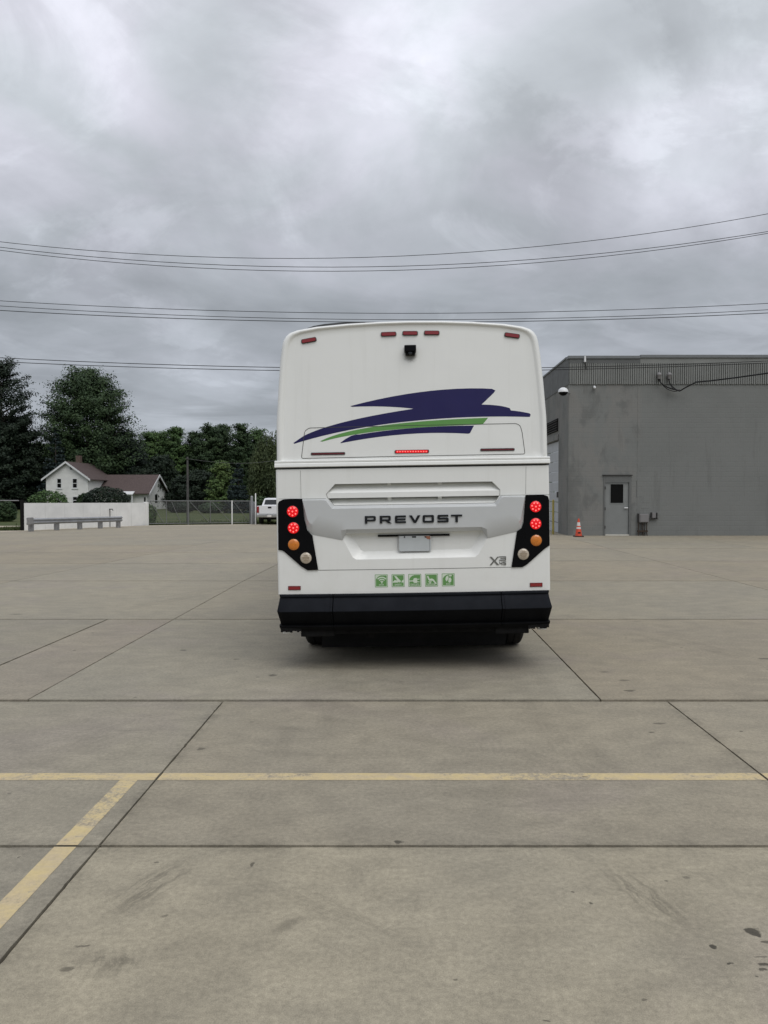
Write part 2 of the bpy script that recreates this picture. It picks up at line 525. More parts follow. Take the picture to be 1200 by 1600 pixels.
def mat_wall():
    m, nt, b, pos = mat_base('painted_block')
    sp = nt.node('ShaderNodeSeparateXYZ')
    nt.l.new(pos, sp.inputs[0])
    base = nt.mix(nt.sstep(nt.noise(pos, 0.5, 5, 0.6, 0.4), 0.35, 0.65), (0.177, 0.184, 0.177), (0.190, 0.197, 0.190))
    # older patchy coat on the left bay
    left = nt.sstep(sp.outputs[0], 9.9, 9.6)
    low = nt.sstep(sp.outputs[2], 4.6, 2.0)
    blot = nt.sstep(nt.noise(nt.scale(pos, (1, 1, 0.55)), 1.1, 6, 0.62, 0.8), 0.42, 0.60)
    base = nt.mix(nt.math('MULTIPLY', left, nt.math('MULTIPLY', blot, 0.85)), base, (0.205, 0.203, 0.192))
    bl2 = nt.sstep(nt.noise(nt.scale(nt.vmath('ADD', pos, (3, 0, 9)), (1.2, 1, 0.7)), 1.1, 5, 0.6, 0.3), 0.5, 0.64)
    base = nt.mix(nt.math('MULTIPLY', left, nt.math('MULTIPLY', bl2, 0.75)), base, (0.138, 0.143, 0.138))
    drip = nt.sstep(nt.noise(nt.scale(pos, (2.2, 1, 0.22)), 1.3, 4, 0.6), 0.56, 0.72)
    base = nt.mix(nt.math('MULTIPLY', drip, 0.35), base, (0.120, 0.122, 0.116))
    nt.l.new(base, b.inputs['Base Color'])
    b.inputs['Roughness'].default_value = 0.75
    b.inputs['Specular IOR Level'].default_value = 0.25
    br = nt.node('ShaderNodeTexBrick')
    cb = nt.node('ShaderNodeCombineXYZ')
    nt.l.new(nt.math('ADD', sp.outputs[0], sp.outputs[1]), cb.inputs[0])
    nt.l.new(sp.outputs[2], cb.inputs[1])
    nt.l.new(cb.outputs[0], br.inputs['Vector'])
    br.inputs['Scale'].default_value = 1.0
    br.inputs['Brick Width'].default_value = 0.4
    br.inputs['Row Height'].default_value = 0.2
    br.inputs['Mortar Size'].default_value = 0.013
    br.inputs['Mortar Smooth'].default_value = 0.6
    bp = nt.node('ShaderNodeBump')
    bp.invert = True
    bp.inputs['Distance'].default_value = 0.0035
    bp.inputs['Strength'].default_value = 0.8
    h = nt.math('ADD', br.outputs['Fac'], nt.math('MULTIPLY', nt.noise(pos, 9, 5, 0.7), 1.0))
    nt.l.new(h, bp.inputs['Height'])
    nt.l.new(bp.outputs[0], b.inputs['Normal'])
    return m


M['wall'] = mat_wall()
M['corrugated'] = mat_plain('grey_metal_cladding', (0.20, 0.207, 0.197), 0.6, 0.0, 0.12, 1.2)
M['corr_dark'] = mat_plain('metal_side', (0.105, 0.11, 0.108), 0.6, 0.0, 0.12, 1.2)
M['coping'] = mat_plain('coping_metal', (0.17, 0.18, 0.185), 0.5, 0.2, 0.08)
M['grey_door'] = mat_plain('grey_door', (0.205, 0.215, 0.212), 0.5, var=0.05)
M['frame_dark'] = mat_plain('door_frame', (0.125, 0.13, 0.127), 0.6, var=0.08)
M['void'] = mat_plain('dark_glass_flat', (0.004, 0.004, 0.004), 0.35, spec=0.15)
M['white'] = mat_plain('white_plastic', (0.72, 0.73, 0.74), 0.35, var=0.03)
M['grey_metal'] = mat_plain('galvanised', (0.30, 0.31, 0.32), 0.5, 0.5, 0.12, 12)
M['box_grey'] = mat_plain('electrical_grey', (0.21, 0.205, 0.205), 0.5, 0.2, 0.08)
M['dark_metal'] = mat_plain('dark_conduit', (0.05, 0.048, 0.045), 0.6, 0.3, 0.3, 20)
M['rust'] = mat_plain('rusty', (0.05, 0.033, 0.022), 0.8, 0.2, 0.4, 30)
M['ohd'] = mat_plain('white_sectional', (0.46, 0.48, 0.50), 0.5, var=0.08)
M['wire'] = mat_plain('black_wire', (0.018, 0.018, 0.020), 0.7, spec=0.2)
M['bollard'] = mat_plain('bollard_yellow', (0.32, 0.27, 0.07), 0.5, var=0.2)
M['cone'] = mat_plain('cone_orange', (0.62, 0.075, 0.03), 0.5, var=0.15, vscale=12)
M['cone_white'] = mat_plain('cone_band', (0.66, 0.64, 0.62), 0.4, var=0.12, vscale=20)
M['cone_base'] = mat_plain('cone_base', (0.05, 0.02, 0.015), 0.8)
M['fence_white'] = mat_plain('whitewashed_panel', (0.80, 0.80, 0.785), 0.6, var=0.08, vscale=1.0, bump=0.01, bscale=3)
M['guard'] = mat_plain('weathered_rail', (0.33, 0.34, 0.355), 0.55, 0.4, 0.2, 3)
M['guard_dark'] = mat_plain('weathered_post', (0.24, 0.24, 0.24), 0.7, 0.1, 0.25, 6)
M['gate_metal'] = mat_plain('gate_metal', (0.17, 0.175, 0.175), 0.6, 0.3, 0.15, 8)
M['pole'] = mat_plain('weathered_wood_pole', (0.075, 0.072, 0.068), 0.9, var=0.3, vscale=5)
M['siding'] = mat_plain('white_siding', (0.72, 0.72, 0.69), 0.6, var=0.07, vscale=1.2)
M['trim'] = mat_plain('white_trim', (0.68, 0.69, 0.69), 0.5)
M['roof'] = mat_plain('red_brown_shingle', (0.078, 0.056, 0.052), 0.9, var=0.22, vscale=4, bump=0.02, bscale=9)
M['brick'] = mat_plain('chimney_brick', (0.11, 0.075, 0.06), 0.9, var=0.3, vscale=9)
M['truck_white'] = mat_plain('truck_paint', (0.72, 0.73, 0.75), 0.25, coat=0.5, var=0.02)
M['bark'] = mat_plain('bark', (0.06, 0.05, 0.04), 0.95, var=0.4, vscale=3)


def mat_leaf(name, a, bcol, rough=0.6):
    m, nt, b, pos = mat_base(name)
    c = nt.mix(nt.sstep(nt.noise(pos, 0.45, 4, 0.6), 0.35, 0.65), a, bcol)
    k = nt.ramp(nt.noise(pos, 3.1, 3, 0.7), [(0.25, 0.6), (0.75, 1.4)])
    v = nt.node('ShaderNodeVectorMath', operation='SCALE')
    nt.l.new(c, v.inputs[0])
    nt.l.new(k, v.inputs['Scale'])
    nt.l.new(v.outputs[0], b.inputs['Base Color'])
    b.inputs['Roughness'].default_value = rough
    b.inputs['Specular IOR Level'].default_value = 0.2
    return m


M['leaf_maple'] = mat_leaf('leaf_maple', (0.045, 0.075, 0.029), (0.032, 0.057, 0.0261))
M['leaf_dark'] = mat_leaf('leaf_dark', (0.022, 0.0352, 0.0198), (0.0165, 0.0275, 0.0176))
M['leaf_mid'] = mat_leaf('leaf_mid', (0.080, 0.135, 0.042), (0.052, 0.095, 0.034))
M['leaf_light'] = mat_leaf('leaf_light', (0.0975, 0.143, 0.0416), (0.065, 0.1105, 0.0364))
M['leaf_willow'] = mat_leaf('leaf_willow', (0.0864, 0.1104, 0.048), (0.06, 0.0816, 0.0384))
M['needle_blue'] = mat_leaf('needle_blue', (0.040, 0.058, 0.056), (0.026, 0.040, 0.040))
M['needle_dark'] = mat_leaf('needle_dark', (0.020, 0.032, 0.022), (0.014, 0.024, 0.018))


def mat_grass():
    m, nt, b, pos = mat_base('lawn')
    c = nt.mix(nt.sstep(nt.noise(pos, 0.25, 5, 0.65), 0.35, 0.65), (0.050, 0.070, 0.026), (0.085, 0.095, 0.040))
    c = nt.mix(nt.sstep(nt.noise(pos, 4, 5, 0.7), 0.45, 0.7), c, (0.045, 0.06, 0.024))
    nt.l.new(c, b.inputs['Base Color'])
    b.inputs['Roughness'].default_value = 0.9
    b.inputs['Specular IOR Level'].default_value = 0.1
    return m


M['grass'] = mat_grass()

# ============================================================ SETTING: ground
WALL_A = P(38, 829, 44.9)      # white panel's left foot
WALL_B = P(228, 821, 56.3)     # right foot
GATE_B = P(392, 818, 60.0)
lot_edge = [(-120, 37.5), (WALL_A.x - 4, WALL_A.y - 1.5), (WALL_A.x, WALL_A.y), (WALL_B.x, WALL_B.y), (GATE_B.x, GATE_B.y), (10, 63), (120, 63)]


def edge_y(x):
    for (x0, y0), (x1, y1) in zip(lot_edge, lot_edge[1:]):
        if x0 <= x <= x1:
            return y0 + (y1 - y0) * (x - x0) / (x1 - x0)
    return 37.5


def grid_sheet(xs, ys, zf, skip=None):
    bm = bmesh.new()
    vs = [[bm.verts.new((x, y, zf(x, y))) for x in xs] for y in ys]
    for j in range(len(ys) - 1):
        for i in range(len(xs) - 1):
            if skip and skip(0.5 * (xs[i] + xs[i + 1]), 0.5 * (ys[j] + ys[j + 1])):
                continue
            bm.faces.new((vs[j][i], vs[j][i + 1], vs[j + 1][i + 1], vs[j + 1][i]))
    return bm


def gr_z(x, y):
    inside = y < edge_y(x) + 0.3
    return gz(x, y) - (0.30 if inside else 0.012)


gxs = [-900, -500, -300, -200] + list(np.arange(-120, 121, 3.0)) + [200, 300, 500, 900]
gys = [-300, -100, -40] + list(np.arange(-10, 36, 6.0)) + list(np.arange(36, 70, 1.5)) + [80, 100, 130, 180, 300, 600, 1200, 2500]
o = obj('grass_ground', grid_sheet([float(a) for a in gxs], [float(a) for a in gys], gr_z), M['grass'])
tag(o, kind='structure')

# joint bed just under the slabs
XR = [-35.9, -31.3, -26.6, -21.7, -17.0, -12.3, -7.6, -3.09, 1.65, 6.5, 11.3, 16.0, 20.8, 25.5]
YR = [6.285, 10.4, 15.0, 19.5, 24.0, 28.5, 33.0]
XF = [-12.38, -8.74, -5.10, -1.46, 2.18, 5.82, 9.46, 13.1]
YF = [-9.4, -6.78, -4.16, -1.54, 1.09, 3.67, 6.285]
bed = grid_sheet([-36.5 + 1.55 * i for i in range(41)], [-9.6 + 1.5 * i for i in range(29)], lambda x, y: gz(x, y) - 0.030)
tag(obj('joint_bed', bed, M['joint']), kind='structure')

pav = bpy.data.objects.new('concrete_pavement', None)
C.objects.link(pav)
tag(pav, kind='structure')


def slab(x0, x1, y0, y1, g=0.0075, jag=0.0016, chip=True):
    bm = bmesh.new()
    near = y0 < 12 and abs(0.5 * (x0 + x1)) < 8
    n = 60 if near else (10 if y0 < 20 else 4)
    pts = []
    ga = [g * random.uniform(0.7, 1.25) for _ in range(4)]
    for q_, yy in ((0, y0), (2, y1)):
        if abs(yy - 6.285) < .01: ga[q_] = 0.031
        elif abs(yy - 3.67) < .01: ga[q_] = 0.013
        elif yy > 10: ga[q_] = 0.024
    cs = [(x0 + ga[3], y0 + ga[0]), (x1 - ga[1], y0 + ga[0]), (x1 - ga[1], y1 - ga[2]), (x0 + ga[3], y1 - ga[2])]
    for k in range(4):
        a, b2 = cs[k], cs[(k + 1) % 4]
        for i in range(n):
            t = i / n
            x, y = a[0] + (b2[0] - a[0]) * t, a[1] + (b2[1] - a[1]) * t
            if near and 0 < i:
                w = mnoise.noise(Vector((x * 5, y * 5, 0))) * jag * 1.6 + mnoise.noise(Vector((x * 31, y * 31, 3))) * jag
                if random.random() < 0.05: w -= random.uniform(0.001, 0.005)
                nx, ny = ((0, -1), (1, 0), (0, 1), (-1, 0))[k]
                x, y = x + nx * w, y + ny * w
            pts.append((x, y))
    top = [bm.verts.new((x, y, gz(x, y))) for x, y in pts]
    bot = [bm.verts.new((x, y, gz(x, y) - 0.1)) for x, y in pts]
    bm.faces.new(top)
    m = len(pts)
    for i in range(m):
        bm.faces.new((top[i], bot[i], bot[(i + 1) % m], top[(i + 1) % m]))
    so_ = obj('slab', bm, M['concrete'], pav)
    w = random.uniform(-0.02, 0.02)
    cl_ = [1 + w, 1.0, 1 - w]
    if y1 < 6.5 and x1 < -1.4: cl_ = [0.93, 0.945, 0.965]        # greyer, older pour
    elif y1 < 3.8: cl_ = [1.07, 1.07, 1.05]  # nearest slabs lightened, brighter foreground light put into their colour
    elif x0 == -3.978: cl_ = [0.94, 0.93, 0.95]
    so_.color = (*cl_, 1)


for x0, x1 in zip(XF, XF[1:]):
    for y0, y1 in zip(YF, YF[1:]):
        slab(x0, x1, y0, y1)
for x0, x1 in zip(XR, XR[1:]):
    for j, (y0, y1) in enumerate(zip(YR, YR[1:])):
        if j == 0 and x0 == -7.6:
            slab(-7.6, -3.99, y0, y1)
            slab(-3.978, -3.09, y0, y1, g=0.006)
        else:
            slab(x0, x1, y0, y1, g=0.0085 if j < 2 else 0.008)

# far part of the lot (its joints too small to tell apart)
fx = [float(a) for a in np.linspace(-110, 100, 106)]
bm = bmesh.new()
rows = []
for t in np.linspace(0, 1, 21):
    rows.append([bm.verts.new((x, 33.0 + (edge_y(x) - 33.0) * float(t), gz(x, 33.0 + (edge_y(x) - 33.0) * float(t)) - 0.002)) for x in fx])
for a, b_ in zip(rows, rows[1:]):
    for i in range(len(fx) - 1):
        bm.faces.new((a[i], a[i + 1], b_[i + 1], b_[i]))
tag(obj('concrete_lot', bm, M['concrete_far']), kind='structure')
for (xa, xb) in ((-110, -35.93), (25.53, 100)):
    tag(obj('concrete_lot', grid_sheet([float(a) for a in np.linspace(xa, xb, 30)], [float(a) for a in np.linspace(-10, 33, 20)], lambda x, y: gz(x, y) - 0.002), M['concrete_far']), kind='structure')
for (xa, xb) in ((-35.93, -12.38), (13.1, 25.53)):
    tag(obj('concrete_lot', grid_sheet([float(a) for a in np.linspace(xa, xb, 8)], [float(a) for a in np.linspace(-10, 6.32, 8)], lambda x, y: gz(x, y) - 0.002), M['concrete_far']), kind='structure')

# paler apron in front of the gate and the white panel
ax = [float(a) for a in np.linspace(-30, -2, 40)]
bm = bmesh.new()
r0 = [bm.verts.new((x, edge_y(x) - 3.6, gz(x, edge_y(x) - 3.6) + 0.006)) for x in ax]
r1 = [bm.verts.new((x, edge_y(x) - 0.02, gz(x, edge_y(x) - 0.02) + 0.006)) for x in ax]
for i in range(len(ax) - 1):
    bm.faces.new((r0[i], r0[i + 1], r1[i + 1], r1[i]))
tag(obj('concrete_apron', bm, M['concrete_light']), kind='structure')

# yellow markings: pieces end at the slab joints
def stripe(x0, x1, y0, y1):
    bm = bmesh.new()
    nx = max(1, int((x1 - x0) / 0.05)) if (x1 - x0) > (y1 - y0) else 1
    ny = max(1, int((y1 - y0) / 0.05)) if nx == 1 else 1
    pts = []
    def jit(v): return v + random.uniform(-0.0012, 0.0012)
    if nx > 1:
        lo = [(x0 + (x1 - x0) * i / nx, jit(y0)) for i in range(nx + 1)]
        hi = [(x0 + (x1 - x0) * i / nx, jit(y1)) for i in range(nx + 1)]
    else:
        lo = [(jit(x1), y0 + (y1 - y0) * i / ny) for i in range(ny + 1)]
        hi = [(jit(x0), y0 + (y1 - y0) * i / ny) for i in range(ny + 1)]
    a = [bm.verts.new((x, y, 0.0015)) for x, y in lo]
    b2 = [bm.verts.new((x, y, 0.0015)) for x, y in hi]
    for i in range(len(a) - 1):
        bm.faces.new((a[i], a[i + 1], b2[i + 1], b2[i]))
    tag(obj('yellow_marking', bm, M['paint_yellow']), kind='structure')


YL0, YL1 = 4.525, 4.638
for x0, x1 in zip(XF, XF[1:]):
    stripe(x0 + 0.009, x1 - 0.009, YL0, YL1)
for y0, y1 in ((-9.4, -6.78), (-6.78, -4.16), (-4.16, -1.54), (-1.54, 1.09), (1.09, 3.67)):
    stripe(-1.672, -1.567, y0 + 0.009, y1 - 0.009)
stripe(-1.672, -1.567, 3.68, YL0 - 0.001)

# pale drive beyond the dark post on the left
bm = bmesh.new()
a0 = P(-300, 823, 47); a1 = P(34, 823, 52)
vs = [bm.verts.new(v) for v in ((-75, 47, gz(-75, 47) + .004), (-27.2, 49.0, gz(-27, 49) + .004), (-26.5, 55, gz(-27, 55) + .004), (-75, 55, gz(-75, 55) + .004))]
bm.faces.new(vs)
tag(obj('drive_path', bm, M['concrete_light']), kind='structure')

# grass tufts along the lot's far edge
nb = 16000
xs = RNG.uniform(-60, 0, nb)
ys = np.array([edge_y(float(x)) for x in xs]) + RNG.exponential(2.5, nb) + 0.25
keep = ~((xs < -26.4) & (ys > 46.8) & (ys < 55.2))
xs, ys = xs[keep], ys[keep]
nb = len(xs)
zs = np.array([gz(float(x), float(y)) for x, y in zip(xs, ys)]) - 0.02
hh = RNG.uniform(0.05, 0.20, nb)
ww = RNG.uniform(0.015, 0.05, nb)
an = RNG.uniform(0, PI, nb)
lx, ly = RNG.uniform(-.08, .08, nb), RNG.uniform(-.08, .08, nb)
V4 = np.stack([np.stack([xs - ww * np.cos(an), ys - ww * np.sin(an), zs], 1), np.stack([xs + ww * np.cos(an), ys + ww * np.sin(an), zs], 1),
               np.stack([xs + lx + .3 * ww * np.cos(an), ys + ly, zs + hh], 1), np.stack([xs + lx - .3 * ww * np.cos(an), ys + ly, zs + hh], 1)], 1)
me = mesh_np('grass', V4.reshape(-1, 3), np.arange(nb * 4).reshape(-1, 4))
tag(obj('grass', me, M['grass']), 'rough green grass growing beyond the gate and white panel', 'grass', kind='stuff')


# ============================================================ BUS
BY = 7.28
TH = math.radians(0.92)
BO = Vector((0.1365, BY, 0))
bus = thing('coach_bus', 'white motor coach seen from behind with blue and green swoosh and lit red tail lamps', 'bus', BO)
bus.rotation_euler = (0, -TH, 0)


def B(px, py, d=0.0):
    p = P(px, py, BY + d)
    X, Z = p.x - BO.x, p.z
    return (X * math.cos(TH) + Z * math.sin(TH), -X * math.sin(TH) + Z * math.cos(TH))


def Yf(x, z):
    y = 0.035 * (x / 1.3) ** 2
    if z > 2.04: y += 0.05 * (z - 2.04) / 1.28
    return y


def dens(loop, L=0.1):
    out = []
    for i, a in enumerate(loop):
        b = loop[(i + 1) % len(loop)]
        n = max(1, int(math.ceil(math.dist(a, b) / L)))
        out += [(a[0] + (b[0] - a[0]) * k / n, a[1] + (b[1] - a[1]) * k / n) for k in range(n)]
    return out


def rounded(loop, r, seg=4):
    out = []
    n = len(loop)
    for i in range(n):
        p = Vector(loop[i]); a = Vector(loop[i - 1]); b = Vector(loop[(i + 1) % n])
        da, db = (a - p), (b - p)
        rr = min(r, da.length * 0.45, db.length * 0.45)
        p0, p1 = p + da.normalized() * rr, p + db.normalized() * rr
        for k in range(seg + 1):
            t = k / seg
            q = p0 * (1 - t) ** 2 + p * 2 * t * (1 - t) + p1 * t * t
            out.append((q.x, q.y))
    return out


def fill2d(bm, loops, L=0.14, iters=3):
    """loops of (x,z) -> triangulated faces in plane, returns faces & loop verts"""
    es = []
    for lp in loops:
        vs = [bm.verts.new((x, 0, z)) for x, z in lp]
        for i in range(len(vs)):
            es.append(bm.edges.new((vs[i], vs[(i + 1) % len(vs)])))
    bmesh.ops.triangle_fill(bm, use_beauty=True, use_dissolve=False, edges=es, normal=(0, -1, 0))
    for _ in range(iters):
        lo = [e for e in bm.edges if e.calc_length() > L and not e.is_boundary]
        if not lo: break
        bmesh.ops.subdivide_edges(bm, edges=lo, cuts=1)
        bmesh.ops.triangulate(bm, faces=bm.faces[:])
        bmesh.ops.beautify_fill(bm, faces=bm.faces[:], edges=[e for e in bm.edges if not e.is_boundary])


def plate(name, loops, off, back, mat, parent, L=0.14, flat=None, sm=True):
    """solid plate: front following the rear face at offset off, side walls to offset back"""
    bm = bmesh.new()
    fill2d(bm, [dens(l, L) for l in loops], L)
    for f in bm.faces:
        if f.normal.y > 0: f.normal_flip()
    f0 = list(bm.faces)
    yf = (lambda x, z: flat) if flat is not None else Yf
    for v in bm.verts: v.co.y = yf(v.co.x, v.co.z) - off
    be = [e for e in bm.edges if e.is_boundary]
    r = bmesh.ops.extrude_edge_only(bm, edges=be)
    for v in [g for g in r['geom'] if isinstance(g, bmesh.types.BMVert)]:
        v.co.y = yf(v.co.x, v.co.z) - back
    bmesh.ops.recalc_face_normals(bm, faces=bm.faces[:])
    # make sure front faces the camera
    if f0[0].is_valid and f0[0].normal.y > 0:
        bmesh.ops.reverse_faces(bm, faces=bm.faces[:])
    o = obj(name, bm, mat, parent)
    if sm: smooth(o, 30)
    return o


def facet(name, outer, inner, off0, off1, mat, parent, back=None, L=0.12, cap=True):
    """outer loop at off0, inner loop (same count) at off1 joined by a chamfer; inner filled"""
    n = len(outer)
    A, Bi = [], []
    for i in range(n):
        a, b = outer[i], outer[(i + 1) % n]
        c, d = inner[i], inner[(i + 1) % n]
        k = max(1, int(math.ceil(max(math.dist(a, b), math.dist(c, d)) / L)))
        for j in range(k):
            t = j / k
            A.append((a[0] + (b[0] - a[0]) * t, a[1] + (b[1] - a[1]) * t))
            Bi.append((c[0] + (d[0] - c[0]) * t, c[1] + (d[1] - c[1]) * t))
    bm = bmesh.new()
    if cap: fill2d(bm, [Bi], 0.14)
    for v in bm.verts: v.co.y = Yf(v.co.x, v.co.z) - off1
    va = [bm.verts.new((x, Yf(x, z) - off0, z)) for x, z in A]
    vb = [bm.verts.new((x, Yf(x, z) - off1, z)) for x, z in Bi]
    m = len(A)
    for i in range(m):
        bm.faces.new((va[i], va[(i + 1) % m], vb[(i + 1) % m], vb[i]))
    if back is not None:
        vc = [bm.verts.new((x, Yf(x, z) - back, z)) for x, z in A]
        for i in range(m):
            bm.faces.new((vc[i], vc[(i + 1) % m], va[(i + 1) % m], va[i]))
    bmesh.ops.remove_doubles(bm, verts=bm.verts[:], dist=1e-5)
    bmesh.ops.recalc_face_normals(bm, faces=bm.faces[:])
    s = sum(f.normal.y * f.calc_area() for f in bm.faces)
    if s > 0: bmesh.ops.reverse_faces(bm, faces=bm.faces[:])
    return smooth(obj(name, bm, mat, parent), 25)


def px_loop(pts):
    return [B(*p) for p in pts]


# ---- shell
half = [(1.290, 0.74), (1.297, 0.80), (1.300, 1.2), (1.302, 1.65), (1.300, 2.04), (1.291, 2.38), (1.266, 2.74), (1.243, 2.985), (1.222, 3.12),
        (1.208, 3.165), (1.185, 3.2), (1.15, 3.228), (1.08, 3.252), (0.9, 3.280), (0.6, 3.302), (0.3, 3.314), (0.0, 3.318)]
half = [(x * (1.0 if z < 2.1 else 1.006), z if z < 2.04 else 2.04 + (z - 2.04) * 1.029) for x, z in half]
prof = half + [(-x, z) for x, z in half[-2::-1]]
lowz = 0.74


def loft(bm, rings, closed=True):
    R = [[bm.verts.new(p) for p in r] for r in rings]
    for a, b in zip(R, R[1:]):
        m = len(a)
        for i in range(m if closed else m - 1):
            bm.faces.new((a[i], a[(i + 1) % m], b[(i + 1) % m], b[i]))
    return R


bm = bmesh.new()
full = [(x, z) for x, z in prof]
R = loft(bm, [[(x, y, z) for x, z in full] for y in (0.14, 3, 6, 9, 12.6)] + [[(x * 0.97, 13.3, 0.74 + (z - 0.74) * 0.97) for x, z in full], [(x * 0.9, 13.65, 0.74 + (z - 0.74) * 0.9) for x, z in full]])
bm.faces.new(R[0]); bm.faces.new(R[-1][::-1])
bmesh.ops.recalc_face_normals(bm, faces=bm.faces[:])
smooth(obj('body_shell', bm, M['bus_white'], bus), 40)

# ---- upper rear cap, radial rings
ZB = B(646, 727)[1]
up = [(x, z) for x, z in prof if z >= 2.03]
up = [(1.300, ZB - 0.01)] + up + [(-1.300, ZB - 0.01)]
def interp_side(z):
    for (x0, z0), (x1, z1) in zip(half, half[1:]):
        if z0 <= z <= z1: return x0 + (x1 - x0) * (z - z0) / (z1 - z0)
    return 1.3
sidez = list(np.linspace(ZB - 0.01, 3.12, 14))
right = [(interp_side(z), float(z)) for z in sidez] + [p for p in half if p[1] > 3.13]
outl = right + [(-x, z) for x, z in right[-2::-1]] 
outl += [(float(x), ZB - 0.01) for x in np.linspace(-1.2, 1.2, 12)]
cx, cz = 0.0, 2.62
prf = [(1.0, 0.14), (0.9985, 0.07), (0.993, 0.028), (0.983, 0.008), (0.972, 0.0), (0.962, 0.0), (0.952, 0.006), (0.944, 0.016), (0.936, 0.019)]
prf += [(float(s), 0.019) for s in np.linspace(0.87, 0.06, 12)]
bm = bmesh.new()
rings = []
for s, dy in prf:
    ring = []
    for x, z in outl:
        X, Z = cx + (x - cx) * s, cz + (z - cz) * s
        ring.append((X, Yf(X, Z) + dy, Z))
    rings.append(ring)
R = loft(bm, rings)
bm.faces.new(R[-1])
bmesh.ops.recalc_face_normals(bm, faces=bm.faces[:])
if sum(f.normal.y for f in bm.faces) > 0: bmesh.ops.reverse_faces(bm, faces=bm.faces[:])
smooth(obj('upper_rear_cap', bm, M['bus_white'], bus), 60)
UO = -0.019      # offset of the upper panel's surface

# ---- lower rear skin with the two openings
ZL = B(650, 926)[1]
hexo = px_loop([(509.5, 772), (512, 778), (522, 789.5), (773, 785.5), (781.5, 773), (781.5, 765), (769, 752.3), (523, 756.5)])
rec_o = px_loop([(535, 834), (537, 845), (551, 871), (557, 874.5), (742, 870.5), (748, 866), (762, 840), (763, 829)])
rec_i = px_loop([(547, 832), (549, 838), (563, 860), (568, 862.5), (734, 858.5), (738, 856), (751, 836), (752, 828)])
skin_o = [(1.300, ZL), (1.304, ZL + 0.5), (1.304, 1.65), (1.300, ZB - 0.02), (-1.300, ZB - 0.02), (-1.304, 1.65), (-1.304, ZL + 0.5), (-1.300, ZL)]
zt = ZB - 0.02
bm = bmesh.new()
inn = [(1.278, ZL), (1.282, ZL + 0.5), (1.282, 1.65), (1.278, zt), (-1.278, zt), (-1.282, 1.65), (-1.282, ZL + 0.5), (-1.278, ZL)]
plate('lower_rear_panel', [inn, hexo, rec_o], 0.0, -0.13, M['bus_white'], bus, L=0.12)
for s in (1, -1):   # rounded lower corners
    bm = bmesh.new()
    zz = [ZL, ZL + 0.25, ZL + 0.5, 1.45, 1.65, zt]
    rr = []
    for ang in range(0, 7):
        a = ang / 6 * PI / 2
        rr.append([(s * (1.278 + 0.024 * math.sin(a) + (0.002 if 1.2 < z < 1.9 else 0)), Yf(1.28, z) + 0.024 * (1 - math.cos(a)), z) for z in zz])
    rr.append([(s * 1.302, 0.16, z) for z in zz])
    loft(bm, rr, closed=False)
    bmesh.ops.recalc_face_normals(bm, faces=bm.faces[:])
    smooth(obj('rear_corner', bm, M['bus_white'], bus), 50)

# recess round the number plate
facet('plate_recess', rec_o, rec_i, 0.0, -0.065, M['bus_white'], bus)

# louver inside the hexagonal opening
zt_h, zr1, zr0, zb_h = B(646, 753.8)[1], B(646, 768.2)[1], B(646, 776.5)[1], B(646, 788)[1]
xl, xr = B(511, 772)[0], B(781, 768)[0]
def louver(z0, z1, d_in, d_out, lip, name):
    bm = bmesh.new()
    rows = []
    for i in range(9):
        t = i / 8
        z = z1 + (z0 - z1) * t
        dep = d_in + (d_out - d_in) * (t ** 0.75)
        rows.append((z, dep))
    rows.append((z0 - lip, d_out - 0.001))
    rows.append((z0 - lip, d_in + 0.05))
    xs_ = np.linspace(xl - 0.02, xr + 0.02, 24)
    loft(bm, [[(float(x), Yf(x, z) + dep, z) for x in xs_] for z, dep in rows], closed=False)
    bmesh.ops.recalc_face_normals(bm, faces=bm.faces[:])
    if sum(f.normal.y for f in bm.faces) > 0: bmesh.ops.reverse_faces(bm, faces=bm.faces[:])
    smooth(obj(name, bm, M['bus_white'], bus), 30)
louver(zr1, zt_h + 0.01, 0.115, 0.004, (zr1 - zr0), 'louver_blade')
louver(zb_h - 0.004, zr0 - 0.004, 0.11, 0.012, 0.004, 'louver_blade')
for k in (0.36, 0.655):                     # soft ribs bracing the scoops
    xx = xl + (xr - xl) * k
    obj('louver_rib', BX(xx - 0.02, xx + 0.02, 0.065, 0.09, zb_h, zt_h, bev=0.006), M['bus_white'], bus)

# ---- silver band
so = px_loop([(472, 780), (509, 779.5), (512, 780), (521.5, 790.2), (773.5, 786.2), (782.3, 774.6), (786, 774.4), (821.4, 774.6), (817.5, 816), (815, 826.5), (808, 830.5),
              (762, 841), (753.5, 829), (541, 833), (535, 844), (489, 835.5), (481, 829.5), (476.5, 816)])
si = px_loop([(473, 782), (507, 781.5), (509.5, 782.5), (519, 795), (775.5, 791), (784, 777.5), (786.5, 776.6), (819.5, 776.8), (813, 812), (810, 815), (804, 816.5),
              (760, 826.5), (752, 823), (541, 827), (533, 828.5), (490, 820), (485, 818), (481, 812)])
facet('silver_band', so, si, 0.004, 0.042, M['silver'], bus, back=-0.01)

# thin grooves that outline the engine door
def seam(name, pts, r, mat, off=0.0, close=False):
    bm = bmesh.new()
    q = dens(pts, 0.08) if close else None
    if q is None:
        q = []
        for a, b in zip(pts, pts[1:]):
            n = max(1, int(math.dist(a, b) / 0.08))
            q += [(a[0] + (b[0] - a[0]) * k / n, a[1] + (b[1] - a[1]) * k / n) for k in range(n)]
        q.append(pts[-1])
    else:
        q.append(q[0])
    tube(bm, [(x, Yf(x, z) - off, z) for x, z in q], r, 6)
    return obj(name, bm, mat, bus)

